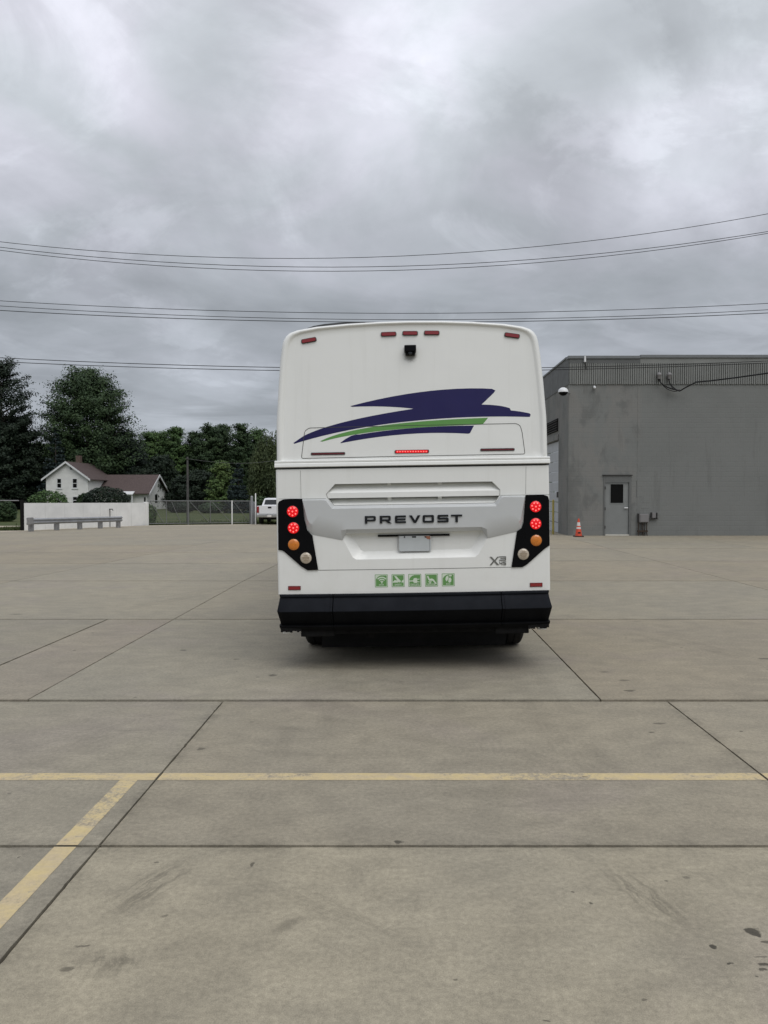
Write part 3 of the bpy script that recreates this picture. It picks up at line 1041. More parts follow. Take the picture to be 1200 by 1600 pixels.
seam('panel_gap', px_loop([(497, 891.2), (650, 889), (799, 886.4)]), 0.0024, M['seam'])
seam('panel_gap', px_loop([(469, 735), (470, 778)]), 0.0022, M['seam_light'])
seam('panel_gap', px_loop([(822.5, 729), (822, 772)]), 0.0022, M['seam_light'])
seam('panel_gap', px_loop([(434, 779.5), (509, 779)]), 0.0020, M['seam_light'])
seam('panel_gap', px_loop([(782, 773.8), (860, 772.6)]), 0.0020, M['seam_light'])
seam('louver_edge', hexo, 0.0022, M['seam_light'], 0.001, close=True)

# ---- belt moulding between the cap and the lower panels
def sweep_x(name, prof2, x0, x1, mat, parent, n=28, sm=30):
    """prof2: (off, z) drawn from top to bottom, swept across the rear face"""
    bm = bmesh.new()
    xs_ = [x0 + (x1 - x0) * i / n for i in range(n + 1)]
    rows = [[(x, Yf(x, 1.9) - of, z) for x in xs_] for of, z in prof2]
    R_ = loft(bm, rows, closed=False)
    bm.faces.new([r[0] for r in R_]); bm.faces.new([r[-1] for r in R_][::-1])
    bmesh.ops.recalc_face_normals(bm, faces=bm.faces[:])
    return smooth(obj(name, bm, mat, parent), sm)

zq0, zq1 = B(646, 716.5)[1], B(646, 727.2)[1]
sweep_x('belt_moulding', [(-0.05, zq0 + 0.004), (0.004, zq0), (0.012, zq0 - 0.006), (0.012, zq0 - 0.018), (0.006, zq0 - 0.022), (0.018, zq0 - 0.034), (0.022, zq1 + 0.006), (0.018, zq1), (-0.06, zq1)], -1.308, 1.308, M['bus_white'], bus)
sweep_x('belt_shadow_gap', [(-0.05, zq1 - 0.0005), (0.003, zq1 - 0.0008), (0.003, zq1 - 0.012), (-0.05, zq1 - 0.0125)], -1.302, 1.302, M['seam'], bus)

# ---- rear hatch outline and graphics on the cap
hatch = px_loop([(470, 716), (475, 673), (482, 668), (640, 664.5), (808, 661), (814, 664), (817, 674), (821.5, 709)])
def up_plate(name, loops, th, mat, L=0.12):
    return plate(name, loops, UO + th, UO - 0.002, mat, bus, L=L)
seam('hatch_gap', rounded(hatch, 0.02), 0.0032, M['seam'], UO - 0.0004, close=True)

def arc(a, m, b, n=10):
    """pixel curve through a, m, b"""
    out = []
    for i in range(n + 1):
        t = i / n
        c = (2 * m[0] - 0.5 * a[0] - 0.5 * b[0], 2 * m[1] - 0.5 * a[1] - 0.5 * b[1])
        out.append(((1 - t) ** 2 * a[0] + 2 * t * (1 - t) * c[0] + t * t * b[0], (1 - t) ** 2 * a[1] + 2 * t * (1 - t) * c[1] + t * t * b[1]))
    return out

def z1(x, y): return (410 + x / 2.5, 480 + y / 2.5)
navy1 = arc(z1(342, 384), z1(610, 330), z1(860, 314)) + [z1(900, 316), z1(913, 322), z1(906, 332), z1(858, 378)] + arc(z1(862, 378), z1(925, 382), z1(970, 392)) + [z1(973, 400)] \
    + arc(z1(976, 401), z1(1010, 405), z1(1048, 412)) + [z1(1052, 417), z1(1049, 426)] + arc(z1(1040, 426), z1(800, 428), z1(560, 446))[0:] + arc(z1(540, 448), z1(320, 482), z1(122, 532)) \
    + [z1(118, 529), z1(150, 507)] + arc(z1(165, 498), z1(330, 444), z1(590, 395))
navy1 += arc(z1(586, 394), z1(470, 386), z1(350, 387), 6)
def dedupe(l):
    out = []
    for p in l:
        if not out or math.dist(p, out[-1]) > 0.3: out.append(p)
    return out
up_plate('swoosh_decal', [px_loop(dedupe(navy1))], 0.0012, M['navy'])
greenp = arc(z1(224, 522), z1(460, 462), z1(884, 430), 14) + [z1(862, 456)] + arc(z1(855, 457), z1(480, 480), z1(232, 524), 14)
up_plate('swoosh_decal', [px_loop(dedupe(greenp))], 0.0012, M['green'])
navy2 = arc(z1(303, 529), z1(345, 502), z1(380, 496), 4) + arc(z1(390, 494), z1(600, 470), z1(828, 461)) + [z1(812, 491)] + arc(z1(805, 493), z1(560, 495), z1(306, 530))
up_plate('swoosh_decal', [px_loop(dedupe(navy2))], 0.0012, M['navy'])


def pill(px, py, w, h, rot=0.0, r=0.4):
    """loop in bus coordinates, w,h in photo pixels"""
    x, z = B(px, py)
    s = BY / 1200
    hw, hh_ = w * s / 2, h * s / 2
    lp = rounded([(-hw, -hh_), (hw, -hh_), (hw, hh_), (-hw, hh_)], min(hw, hh_) * r * 2)
    c, sn = math.cos(rot), math.sin(rot)
    return [(x + a * c - b * sn, z + a * sn + b * c) for a, b in lp]

# clearance lamps: dark bezel + lens
for (px, py, rot) in ((481, 529.3, 0.16), (607, 520, 0.02), (641, 518.6, -0.01), (675, 518.0, -0.02), (802, 521.5, -0.15)):
    base = plate('marker_lamp', [pill(px, py, 24.5, 7, rot)], UO + 0.010, UO - 0.002, M['seam'], bus)
    plate('lens', [pill(px, py, 22, 5.0, rot)], UO + 0.018, UO + 0.004, M['red_lens'], base)
for (px, py) in ((512, 708.6), (778, 702.2)):
    b_ = plate('reflector_strip', [pill(px, py, 54, 4.2)], UO + 0.006, UO - 0.002, M['seam'], bus)
    plate('lens', [pill(px, py, 51, 2.4)], UO + 0.009, UO + 0.003, M['red_dark'], b_)
b_ = plate('brake_lamp', [pill(643.5, 705.4, 54, 5.4)], UO + 0.006, UO - 0.002, M['red_dark'], bus)
plate('lens', [pill(643.5, 705.4, 50, 3.8)], UO + 0.010, UO + 0.003, M['red_lit'], b_)
for k in range(12):
    x, z = B(643.5 + (k - 5.5) * 4.1, 705.4)
    bm = bmesh.new()
    bmesh.ops.create_uvsphere(bm, u_segments=8, v_segments=5, radius=0.0055, matrix=Matrix.Translation((x, Yf(x, z) - UO - 0.010, z)))
    obj('led', bm, M['led'], b_)
for (px, py) in ((459.5, 919.3), (838.5, 914.2)):
    b_ = plate('reflector', [pill(px, py, 20, 6.4, r=0.12)], 0.006, -0.002, M['red_dark'], bus)
    plate('lens', [pill(px, py, 18, 4.6, r=0.1)], 0.009, 0.002, M['red_lens'], b_)

# reversing camera under a hood
x, z = B(641, 546.5)
yc = Yf(x, z) - UO
cm = obj('reversing_camera', box(bmesh.new(), x - 0.056, x + 0.056, yc - 0.07, yc + 0.01, z - 0.018, z + 0.045, bev=0.008), M['gloss_black'], bus)
obj('camera_body', box(bmesh.new(), x - 0.045, x + 0.045, yc - 0.05, yc + 0.01, z - 0.046, z - 0.019, bev=0.006), M['under'], cm)
bm = bmesh.new()
lathe(bm, [(0.018, 0), (0.018, 0.008), (0.010, 0.012)], 16, Matrix.Translation((x, yc - 0.052, z - 0.030)) @ Matrix.Rotation(PI / 2, 4, 'X'))
obj('camera_lens', bm, M['glass'], cm)

# ---- lamp clusters
cl_l = px_loop([(433.6, 787), (435.6, 783.4), (442, 780.4), (455, 779.4), (471.8, 779.6), (475.6, 812.3), (479.9, 829), (487.9, 836.7), (497, 890.6), (480.5, 891.4), (470, 885), (444, 862.5), (440, 860.3), (434.2, 859.5)])
cl_r = px_loop([(821.8, 773.4), (849, 772.8), (857, 775.4), (861.2, 781), (862, 852.8), (856.7, 854), (850, 859), (824, 882), (816.6, 886.3), (799.5, 886.5), (808, 830.5), (815.5, 825), (818.2, 815.6)])
for loop, lamps in ((cl_l, ((457, 799.3, 'r'), (458.3, 825, 'r'), (458.7, 851, 'a'), (478, 872, 'c'))), (cl_r, ((837.2, 791.6, 'r'), (837.3, 818.3, 'r'), (838, 844.6, 'a'), (817.8, 866, 'c')))):
    # keep panel on the face: clamp to the skin's width
    loop = [(max(-1.296, min(1.296, a)), b) for a, b in loop]
    lc = plate('lamp_cluster', [loop], 0.012, -0.03, M['gloss_black'], bus, L=0.06)
    for (px, py, t) in lamps:
        x, z = B(px, py)
        y = Yf(x, z) - 0.012
        MT = Matrix.Translation((x, y, z)) @ Matrix.Rotation(PI / 2, 4, 'X')
        bm = bmesh.new()
        lathe(bm, [(0.062, -0.004), (0.062, 0.004), (0.057, 0.006)], 28, MT)
        ring = obj('round_lamp', bm, M['under'], lc)
        bm = bmesh.new()
        lathe(bm, [(0.053, 0.0), (0.053, 0.010), (0.045, 0.016), (0.03, 0.020), (0.012, 0.0215)], 28, MT)
        smooth(obj('lens', bm, M[{'r': 'red_lit', 'a': 'amber', 'c': 'clear_lens'}[t]], ring), 40)
        if t == 'r':
            bm = bmesh.new()
            for k in range(8):
                a, rr_ = (k / 7 * 2 * PI + 0.22, 0.036) if k < 7 else (0, 0)
                bmesh.ops.create_uvsphere(bm, u_segments=8, v_segments=5, radius=0.0075, matrix=Matrix.Translation((x + rr_ * math.cos(a), y - (0.017 if k < 7 else 0.021), z + rr_ * math.sin(a))))
            obj('led', bm, M['led'], ring)
        if t == 'c':
            bm = bmesh.new()
            for zz_, hw in ((0.024, 0.018), (0.008, 0.032), (-0.006, 0.03), (-0.022, 0.02)):
                box(bm, x - hw, x + hw, y - 0.0235, y - 0.015, z + zz_ - 0.0035, z + zz_ + 0.0035)
            obj('lens_ridge', bm, mat_plain('lens_ridge', (0.30, 0.23, 0.16), 0.4), ring)

# side marker lamps
for s, px, py, mk in ((-1, 432, 868, 'amber'), (-1, 432, 881, 'red_dark'), (1, 866, 860, 'amber'), (1, 866, 875, 'red_dark')):
    x, z = B(px, py)
    obj('side_marker', box(bmesh.new(), s * 1.300 - 0.004, s * 1.300 + 0.022 if s > 0 else s * 1.300 + 0.004, 0.20, 0.30, z - 0.028, z + 0.028, bev=0.006) if s > 0 else
        box(bmesh.new(), -1.322, -1.296, 0.20, 0.30, z - 0.028, z + 0.028, bev=0.006), M[mk], bus)

# ---- lettering
G = {
    'P': [[(0, 0), (.32, 0), (.32, .3), (1.25, .3), (1.38, .34), (1.45, .45), (1.45, .85), (1.4, .95), (1.28, 1), (0, 1)], [(.32, .53), (1.12, .53), (1.15, .57), (1.15, .73), (1.12, .77), (.32, .77)]],
    'R': [[(0, 0), (.32, 0), (.32, .3), (.72, .3), (1.1, 0), (1.55, 0), (1.16, .3), (1.3, .31), (1.42, .38), (1.45, .48), (1.45, .85), (1.4, .95), (1.28, 1), (0, 1)], [(.32, .53), (1.12, .53), (1.15, .57), (1.15, .73), (1.12, .77), (.32, .77)]],
    'E': [[(.16, 0), (1.45, 0), (1.45, .24), (.32, .24), (.32, .38), (1.4, .38), (1.4, .61), (.32, .61), (.32, .76), (1.45, .76), (1.45, 1), (.16, 1), (.04, .95), (0, .84), (0, .16), (.04, .05)]],
    'V': [[(0, 1), (.38, 1), (.77, .34), (1.14, 1), (1.5, 1), (.95, .04), (.88, 0), (.66, 0), (.58, .04)]],
    'O': [[(.16, 0), (1.34, 0), (1.46, .05), (1.5, .16), (1.5, .84), (1.46, .95), (1.34, 1), (.16, 1), (.04, .95), (0, .84), (0, .16), (.04, .05)], [(.34, .25), (1.16, .25), (1.19, .28), (1.19, .72), (1.16, .75), (.34, .75), (.31, .72), (.31, .28)]],
    'S': [[(0, 0), (1.32, 0), (1.44, .05), (1.48, .16), (1.48, .46), (1.44, .57), (1.32, .62), (.32, .62), (.32, .76), (1.44, .76), (1.44, 1), (.16, 1), (.04, .95), (0, .84), (0, .54), (.04, .43), (.16, .38), (1.16, .38), (1.16, .24), (0, .24)]],
    'T': [[(0, 1), (0, .76), (.57, .76), (.57, 0), (.90, 0), (.90, .76), (1.47, .76), (1.47, 1)]],
}
s_ = 0.0715
for ch, px, py in (('P', 570.5, 817.9), ('R', 593.7, 817.5), ('E', 617.3, 817.1), ('V', 639.2, 816.8), ('O', 660.2, 816.4), ('S', 683.2, 816.0), ('T', 704.4, 815.7)):
    x, z = B(px, py)
    plate('letter', [[(x + a * s_, z + b * s_) for a, b in lp] for lp in G[ch]], 0.052, 0.040, M['letter_black'], bus, sm=False)


def text_part(s, px, py, size, off, mat, parent, bold=0.0, th=0.002, sx=1.0, name='lettering', align='CENTER'):
    cu = bpy.data.curves.new('t', 'FONT')
    cu.body = s
    cu.size = size
    cu.align_x = align
    cu.align_y = 'CENTER'
    cu.extrude = th
    cu.offset = bold
    to = bpy.data.objects.new('t', cu)
    C.objects.link(to)
    dg = bpy.context.evaluated_depsgraph_get()
    me = bpy.data.meshes.new_from_object(to.evaluated_get(dg))
    bpy.data.objects.remove(to)
    x, z = B(px, py)
    me.transform(Matrix.Translation((x, Yf(x, z) - off, z)) @ Matrix.Rotation(PI / 2, 4, 'X') @ Matrix.Diagonal((sx, 1, 1, 1)))
    me.materials.clear()
    return obj(name, me, mat, parent)

def glyph(lps, px, py, w, h, sk=0.0):
    """lps in unit square, lower left at the pixel; w,h in photo pixels"""
    x, z = B(px, py)
    k = BY / 1200
    plate('emblem_character', [[(x + a * w * k + b_ * sk * k, z + b_ * h * k) for a, b_ in lp] for lp in lps], 0.006, -0.001, M['emblem'], bus, sm=False)

glyph([[(0, 1), (.22, 1), (1, 0), (.78, 0)]], 765.5, 883, 14.5, 13)
glyph([[(0, 0), (.17, 0), (.50, .44), (.42, .56)]], 765.5, 883, 14.5, 13)
glyph([[(.58, .44), (.50, .56), (.83, 1), (1, 1)]], 765.5, 883, 14.5, 13)
glyph([[(0, 1), (1, 1), (1, 0), (0, 0), (0, .2), (.88, .2), (.88, .43), (.2, .43), (.2, .6), (.88, .6), (.88, .82), (0, .82)]], 780.2, 876.0, 10.8, 6.6)
glyph([[(.0, 1), (.2, 1), (.2, .52), (.72, .52), (.72, 1), (.95, 1), (.95, 0), (.72, 0), (.72, .32), (.0, .32)]], 780.8, 883, 4.8, 5.6)
glyph([[(0, 1), (1, 1), (1, .8), (.22, .8), (.22, .62), (1, .62), (1, 0), (0, 0), (0, .2), (.78, .2), (.78, .42), (0, .42)]], 786.6, 883, 4.4, 5.6)

# ---- number plate and its slot
x0_, za = B(590, 836); x1_, zb_ = B(703, 833)
zsl = B(646, 837)[1]
pl0 = plate('plate_lamp_bar', [[(x0_, zsl - 0.009), (x1_, zsl - 0.009), (x1_, zsl + 0.010), (x0_, zsl + 0.010)]], -0.045, -0.07, M['under'], bus)
pc = B(646.5, 849.5)
hw, hh_ = 0.152, 0.073
pp = rounded([(pc[0] - hw, pc[1] - hh_), (pc[0] + hw, pc[1] - hh_), (pc[0] + hw, pc[1] + hh_), (pc[0] - hw, pc[1] + hh_)], 0.012)
npl = plate('number_plate', [pp], -0.030, -0.036, M['plate'], bus)
npl.rotation_euler = (0, math.radians(0.6), 0)
seam('plate_rim', pp, 0.0022, M['grey_metal'], -0.030, close=True)
for dx in (-0.1, 0.1):
    bm = bmesh.new()
    x, z = pc[0] + dx, pc[1] + 0.062
    lathe(bm, [(0.007, 0), (0.007, 0.004), (0.003, 0.006)], 10, Matrix.Translation((x, Yf(x, z) + 0.030, z)) @ Matrix.Rotation(PI / 2, 4, 'X'))
    obj('bolt', bm, M['dark_metal'], npl)
plate('plate_sticker', [[(pc[0] + 0.085, pc[1] + 0.070), (pc[0] + 0.118, pc[1] + 0.042), (pc[0] + 0.146, pc[1] + 0.038), (pc[0] + 0.146, pc[1] + 0.070)]], -0.028, -0.031, M['plate_red'], npl)
plate('plate_sticker', [[(pc[0] - 0.03, pc[1] + 0.056), (pc[0] + 0.01, pc[1] + 0.056), (pc[0] + 0.01, pc[1] + 0.068), (pc[0] - 0.03, pc[1] + 0.068)]], -0.028, -0.031, M['under'], npl)

# ---- five green amenity stickers
def icon(px, py, shapes, cap):
    x, z = B(px, py)
    h = 0.061
    def sq(k, r=0.006): return rounded([(x - k, z - k), (x + k, z - k), (x + k, z + k), (x - k, z + k)], r)
    st = plate('amenity_sticker', [sq(h)], 0.0012, -0.002, M['icon_green'], bus)
    plate('sticker_border', [sq(h * 0.93), sq(h * 0.84, 0.004)], 0.0022, 0.0005, M['icon_pale'], st)
    for lps in shapes:
        plate('pictogram', [[(x + a * h, z + b * h) for a, b in lp] for lp in lps], 0.0022, 0.0005, M['icon_pale'], st, sm=False)
    text_part(cap, px, py + 6.4, 0.020, 0.0022, M['icon_pale'], st, 0.0003, 0.0008, name='caption')

def ringarc(cx, cy, r0, r1, a0, a1, n=8):
    o = [(cx + r1 * math.cos(math.radians(a0 + (a1 - a0) * i / n)), cy + r1 * math.sin(math.radians(a0 + (a1 - a0) * i / n))) for i in range(n + 1)]
    o += [(cx + r0 * math.cos(math.radians(a1 + (a0 - a1) * i / n)), cy + r0 * math.sin(math.radians(a1 + (a0 - a1) * i / n))) for i in range(n + 1)]
    return o
def disc(cx, cy, r, n=12): return [(cx + r * math.cos(2 * PI * i / n), cy + r * math.sin(2 * PI * i / n)) for i in range(n)]
corner = [(-.84, .84), (-.84, .25), (-.66, .5), (-.42, .7), (-.05, .84)]
icon(595.8, 907.6, [[ringarc(.08, -.32, .78, .96, 42, 138)], [ringarc(.08, -.32, .48, .64, 42, 138)], [ringarc(.08, -.32, .2, .34, 42, 138)], [disc(.08, -.3, .12)], [corner]], 'WI-FI')
icon(622, 907.2, [[[(-.6, .72), (-.3, .72), (.45, -.08), (.3, -.3), (.02, -.22)]], [[(-.84, -.2), (-.5, .1), (0, -.02), (.02, -.3), (-.84, -.3)]], [[(.5, -.3), (.84, -.3), (.84, .15), (.6, -.02)]]], 'SAFETY')
icon(648.2, 906.8, [[[(-.84, -.02), (-.3, .0), (-.15, .35), (.25, .38), (.38, .2), (.38, -.3), (.25, -.42), (-.15, -.38), (-.3, -.16), (-.84, -.16)]], [[(.38, .12), (.72, .12), (.72, .24), (.38, .24)]], [[(.38, -.3), (.72, -.3), (.72, -.18), (.38, -.18)]], [corner]], 'OUTLETS')
icon(674.2, 906.4, [[[(-.7, .62), (-.5, .7), (-.3, .2), (.1, .25), (.35, .1), (.8, -.55), (.6, -.62), (.2, -.1), (-.35, -.1), (-.5, .1)]], [[(-.5, -.2), (.0, -.2), (.0, -.32), (-.15, -.34), (-.15, -.55), (-.3, -.55), (-.3, -.34), (-.5, -.3)]]], 'RECLINE')
icon(700.4, 906.0, [[[(-.45, .1), (-.35, .5), (0, .72), (.05, .3), (-.1, -.05), (-.3, -.25)]], [[(.05, .72), (.45, .78), (.6, .6), (.25, .5)]], [[(.0, -.3), (.05, .2), (.3, .42), (.5, .1), (.45, -.3), (.2, -.45)]], [corner]], 'ECO')

# ---- bumper
def sweep_path(name, prof2, path, mat, parent, sm=35):
    """prof2: (outward, z); path: xy points, outward = left-hand normal"""
    bm = bmesh.new()
    n = len(path)
    rows = []
    for i in range(n):
        a = Vector(path[max(0, i - 1)]); p = Vector(path[i]); b = Vector(path[min(n - 1, i + 1)])
        d1 = (p - a).normalized() if i > 0 else (b - p).normalized()
        d2 = (b - p).normalized() if i < n - 1 else d1
        n1, n2 = Vector((d1.y, -d1.x)), Vector((d2.y, -d2.x))
        nn = (n1 + n2).normalized()
        k = 1 / max(0.5, nn.dot(n1))
        rows.append([(p.x + nn.x * k * o_ * (1 - 0.75 * abs(nn.x)), p.y + nn.y * k * o_, z) for o_, z in prof2])
    R_ = loft(bm, rows, closed=True)
    bm.faces.new(R_[0][::-1]); bm.faces.new(R_[-1])
    bmesh.ops.recalc_face_normals(bm, faces=bm.faces[:])
    return smooth(obj(name, bm, mat, parent), sm)

zt0 = B(650, 926.0)[1]
def zb(y): return B(650, y)[1]
bprof = [(-0.06, zt0 - .002), (0.010, zt0 - .002), (0.026, zt0 - 0.006), (0.026, zt0 - 0.022), (0.016, zt0 - 0.027), (0.012, zb(931.5)), (0.085, zb(951)), (0.085, zb(952)), (0.004, zb(974.3)), (0.044, zb(974.8)), (0.044, zb(976.2)), (0.016, zb(982)), (-0.06, zb(981.5))]
def rear_path(x0, x1, n=10): return [(x0 + (x1 - x0) * i / n, Yf(x0 + (x1 - x0) * i / n, 0.7)) for i in range(n + 1)]
xs0, xs1 = B(521, 950)[0], B(783, 945)[0]
def shade_lower(o):  # paints the shade of the downward faces with the darker copy
    o.data.materials.append(M['bumper_shade'])
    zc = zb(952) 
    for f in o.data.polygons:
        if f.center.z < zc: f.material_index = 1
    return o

shade_lower(sweep_path('bumper_centre', bprof, rear_path(xs0 + 0.004, xs1 - 0.004), M['bumper'], bus))
cr = 1.284
left = [(-cr - 0.006, 0.75), (-cr - 0.006, 0.10), (-cr + 0.008, 0.05)] + rear_path(-cr + 0.04, xs0 - 0.004)
rightp = rear_path(xs1 + 0.004, cr - 0.04) + [(cr - 0.008, 0.05), (cr + 0.006, 0.10), (cr + 0.006, 0.75)]
shade_lower(sweep_path('bumper_end', bprof, left, M['bumper'], bus))
shade_lower(sweep_path('bumper_end', bprof, rightp, M['bumper'], bus))
bp2 = [(o_ + 0.006 if o_ > 0 else o_, z + (0.0008 if i in (0,) else 0)) for i, (o_, z) in enumerate(bprof[5:11])]
bp2 = [(-0.02, bp2[0][1])] + bp2 + [(-0.02, bp2[-1][1])]
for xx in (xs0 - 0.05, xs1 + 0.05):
    shade_lower(sweep_path('bumper_rib', bp2, rear_path(xx - 0.022, xx + 0.022, 2), M['bumper'], bus))
# under-bumper valance, brackets, and an added dark sheet behind them
g = zb(981)
obj('valance', box(bmesh.new(), -1.08, 1.08, 0.05, 0.35, g - 0.055, g + 0.04, bev=0.01), M['under'], bus)
for s in (-1, 1):
    obj('bumper_bracket', box(bmesh.new(), s * 0.93 - 0.16, s * 0.93 + 0.16, 0.03, 0.3, g - 0.075, g + 0.04, bev=0.01), M['under'], bus)
    bm = bmesh.new()
    for k in range(9):
        xx = s * (1.09 + k * 0.022)
        dz_ = random.uniform(0.004, 0.028)
        box(bm, xx - 0.010, xx + 0.010, -0.005, 0.02, g - dz_, g + 0.02)
    obj('torn_valance_edge', bm, M['under'], bus)
obj('rear_shade_sheet', box(bmesh.new(), -0.98, 0.98, 0.86, 0.875, 0.085, 0.7), M['rubber'], bus)  # added full-width sheet, stands in for the deep shadow beneath the bus
obj('chassis', box(bmesh.new(), -0.62, 0.62, 0.6, 12.0, 0.42, 0.75, bev=0.02), M['under'], bus)
obj('floor_pan', box(bmesh.new(), -1.24, 1.24, 0.15, 13.2, 0.60, 0.76), M['under'], bus)
for s in (-1, 1):
    for (y0, y1) in ((0.16, 0.80), (3.5, 10.3)):
        obj('side_skirt', box(bmesh.new(), min(s * 1.285, s * 1.2), max(s * 1.285, s * 1.2), y0, y1, 0.36, 0.75, bev=0.01), M['bus_white'], bus)
bm = bmesh.new()
tube(bm, [(-0.3, 0.5, 0.5), (0.35, 0.5, 0.5)], 0.12, 16)
obj('muffler', bm, M['under'], bus)
bm = bmesh.new()
tube(bm, [(-0.42, 0.32, 0.40), (-0.42, 0.20, 0.38), (-0.42, 0.12, 0.36)], 0.05, 12)
obj('tail_pipe', bm, M['under'], bus)
bm = bmesh.new()
tube(bm, [(-1.0, 1.46, 0.53), (1.0, 1.46, 0.53)], 0.09, 12)
obj('axle', bm, M['under'], bus)


def wheel(x, y, w, parent):
    # wheel centre so the tyre rests on level ground despite the body's lean
    r = 0.50
    wx = BO.x + x
    zc = r
    lx = (x) * math.cos(TH) + zc * math.sin(TH)
    lz = -(x) * math.sin(TH) + zc * math.cos(TH)
    MT = Matrix.Translation((lx, y, lz)) @ Matrix.Rotation(-TH * 0, 4, 'Y') @ Matrix.Rotation(PI / 2, 4, 'Y')
    bm = bmesh.new()
    h = w / 2
    lathe(bm, [(0.30, -h * 0.8), (0.36, -h), (0.45, -h), (0.485, -h * 0.88), (r, -h * 0.72), (r, -h * 0.3), (r - 0.012, -h * 0.28), (r - 0.012, -h * 0.22), (r, -h * 0.2), (r, h * 0.2),
               (r - 0.012, h * 0.22), (r - 0.012, h * 0.28), (r, h * 0.3), (r, h * 0.72), (0.485, h * 0.88), (0.45, h), (0.36, h), (0.30, h * 0.8)], 40, MT)
    t = smooth(obj('wheel', bm, M['rubber'], parent), 30)
    bm = bmesh.new()
    lathe(bm, [(0.295, -h * 0.75), (0.295, h * 0.7), (0.2, h * 0.4), (0.08, h * 0.5)], 32, MT)
    obj('rim', bm, M['grey_metal'], t)
    return t


for s in (-1, 1):
    wheel(s * 1.06, 1.46, 0.30, bus)
    wheel(s * 1.10, 2.80, 0.27, bus)
    wheel(s * 0.78, 2.80, 0.27, bus)
    wheel(s * 1.10, 11.3, 0.30, bus)
# wheel housings & mud flaps
for s in (-1, 1):
    obj('mud_flap', box(bmesh.new(), s * 1.03 - 0.17, s * 1.03 + 0.17, 2.08, 2.09, 0.2, 0.7), M['rubber'], bus)

# side glass, windscreen, roof unit
for s in (-1, 1):
    for k in range(7):
        y0 = 1.6 + k * 1.55
        bm = bmesh.new()
        pr = [(interp_side(z) + 0.004, z) for z in (2.12, 2.38, 2.74, 2.9)]
        vs = [[bm.verts.new((s * a, yy, z)) for a, z in pr] for yy in (y0, y0 + 1.5)]
        for i in range(len(pr) - 1):
            bm.faces.new((vs[0][i], vs[1][i], vs[1][i + 1], vs[0][i + 1]))
        obj('side_window', bm, M['glass'], bus)
obj('windscreen', box(bmesh.new(), -1.1, 1.1, 13.64, 13.70, 1.5, 2.85, bev=0.02), M['glass'], bus)
# dark roof fairing that peeks over the roof line on the left
pa = [B(479, 513.2, 0.5), B(490, 509.2, 0.5), B(508, 506.0, 0.5), B(530, 504.0, 0.5), B(560, 502.8, 0.5)]
bm = bmesh.new()
rows = []
for y in (0.5, 0.8, 2.6):
    k = 0 if y == 0.5 else 0.05
    rows.append([(a, y, b + k * 0.3) for a, b in pa] + [(pa[-1][0] + 0.45, y, pa[-1][1] - 0.055), (pa[-1][0] + 0.45, y, 3.25), (pa[0][0], y, 3.15)])
R_ = loft(bm, rows)
bm.faces.new(R_[0][::-1]); bm.faces.new(R_[-1])
bmesh.ops.recalc_face_normals(bm, faces=bm.faces[:])
obj('roof_unit', bm, mat_plain('roof_unit_grey', (0.05, 0.052, 0.055), 0.6, var=0.2, vscale=9), bus)

# ============================================================ GREY BUILDING
BF = 31.4
c0 = P(888, 837, BF)
BX0 = c0.x
ztop = P(900, 556, BF).z
zc_t, zc_b = P(900, 568, BF).z, P(900, 600.5, BF).z
bld = thing('grey_building', 'grey painted block building with corrugated metal band along its top', 'building', (BX0, BF, 0))


def bpart(name, x0, x1, y0, y1, z0, z1, mat, bev=0.0, parent=None, lab=None):
    o = obj(name, box(bmesh.new(), x0 - BX0, x1 - BX0, y0 - BF, y1 - BF, z0, z1, bev=bev), mat, parent or bld)
    if lab: o['label'] = lab
    return o


dx0, dx1 = P(943.5, 800, BF).x, P(985.5, 800, BF).x
dzt = P(960, 743, BF).z
XE = BX0 + 42
bm = bmesh.new()
# front wall as pieces round the door opening
def wallpiece(x0, x1, z0, z1): box(bm, x0 - BX0, x1 - BX0, 0, 0.3, z0, z1)
wallpiece(BX0, dx0, -0.3, zc_b)
wallpiece(dx1, XE, -0.3, zc_b)
wallpiece(dx0, dx1, dzt, zc_b)
obj('front_wall', bm, M['wall'], bld)
# side wall with overhead door opening Y 33.5..37.5
OY0, OY1, OZ = 33.45, 37.4, 4.05
bm = bmesh.new()
def sidep(y0, y1, z0, z1): box(bm, 0.0005, 0.3, y0 - BF, y1 - BF, z0, z1)
sidep(BF + 0.3, OY0, -0.3, zc_b); sidep(OY1, BF + 26, -0.3, zc_b); sidep(OY0, OY1, OZ, zc_b)
obj('side_wall', bm, M['wall'], bld)
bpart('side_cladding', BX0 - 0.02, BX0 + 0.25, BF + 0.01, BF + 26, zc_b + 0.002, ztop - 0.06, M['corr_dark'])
# corrugated cladding on the front
bm = bmesh.new()
x = 0.0
pitch = 0.088
top_z, bot_z = zc_t, zc_b
pts = []
n = int((XE - BX0) / pitch)
for i in range(n):
    a = i * pitch + random.uniform(-0.004, 0.004)
    pts += [(a, 0.0), (a + 0.026, 0.0), (a + 0.030, -0.05), (a + 0.084, -0.05), (a + 0.0875, 0.0)]
vt = [bm.verts.new((a, b - 0.004, top_z)) for a, b in pts]
vb = [bm.verts.new((a, b - 0.004, bot_z + random.uniform(-0.012, 0.008))) for a, b in pts]
for i in range(len(pts) - 1):
    bm.faces.new((vb[i], vb[i + 1], vt[i + 1], vt[i]))
cc = obj('corrugated_cladding', bm, M['corrugated'], bld)
cc['kind'] = 'stuff'
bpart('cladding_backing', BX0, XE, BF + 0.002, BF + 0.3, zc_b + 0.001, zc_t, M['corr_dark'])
xst = P(1000, 556, BF).x
bpart('fascia', BX0, xst, BF - 0.03, BF + 0.3, zc_t + 0.001, ztop - 0.12, M['corr_dark'])
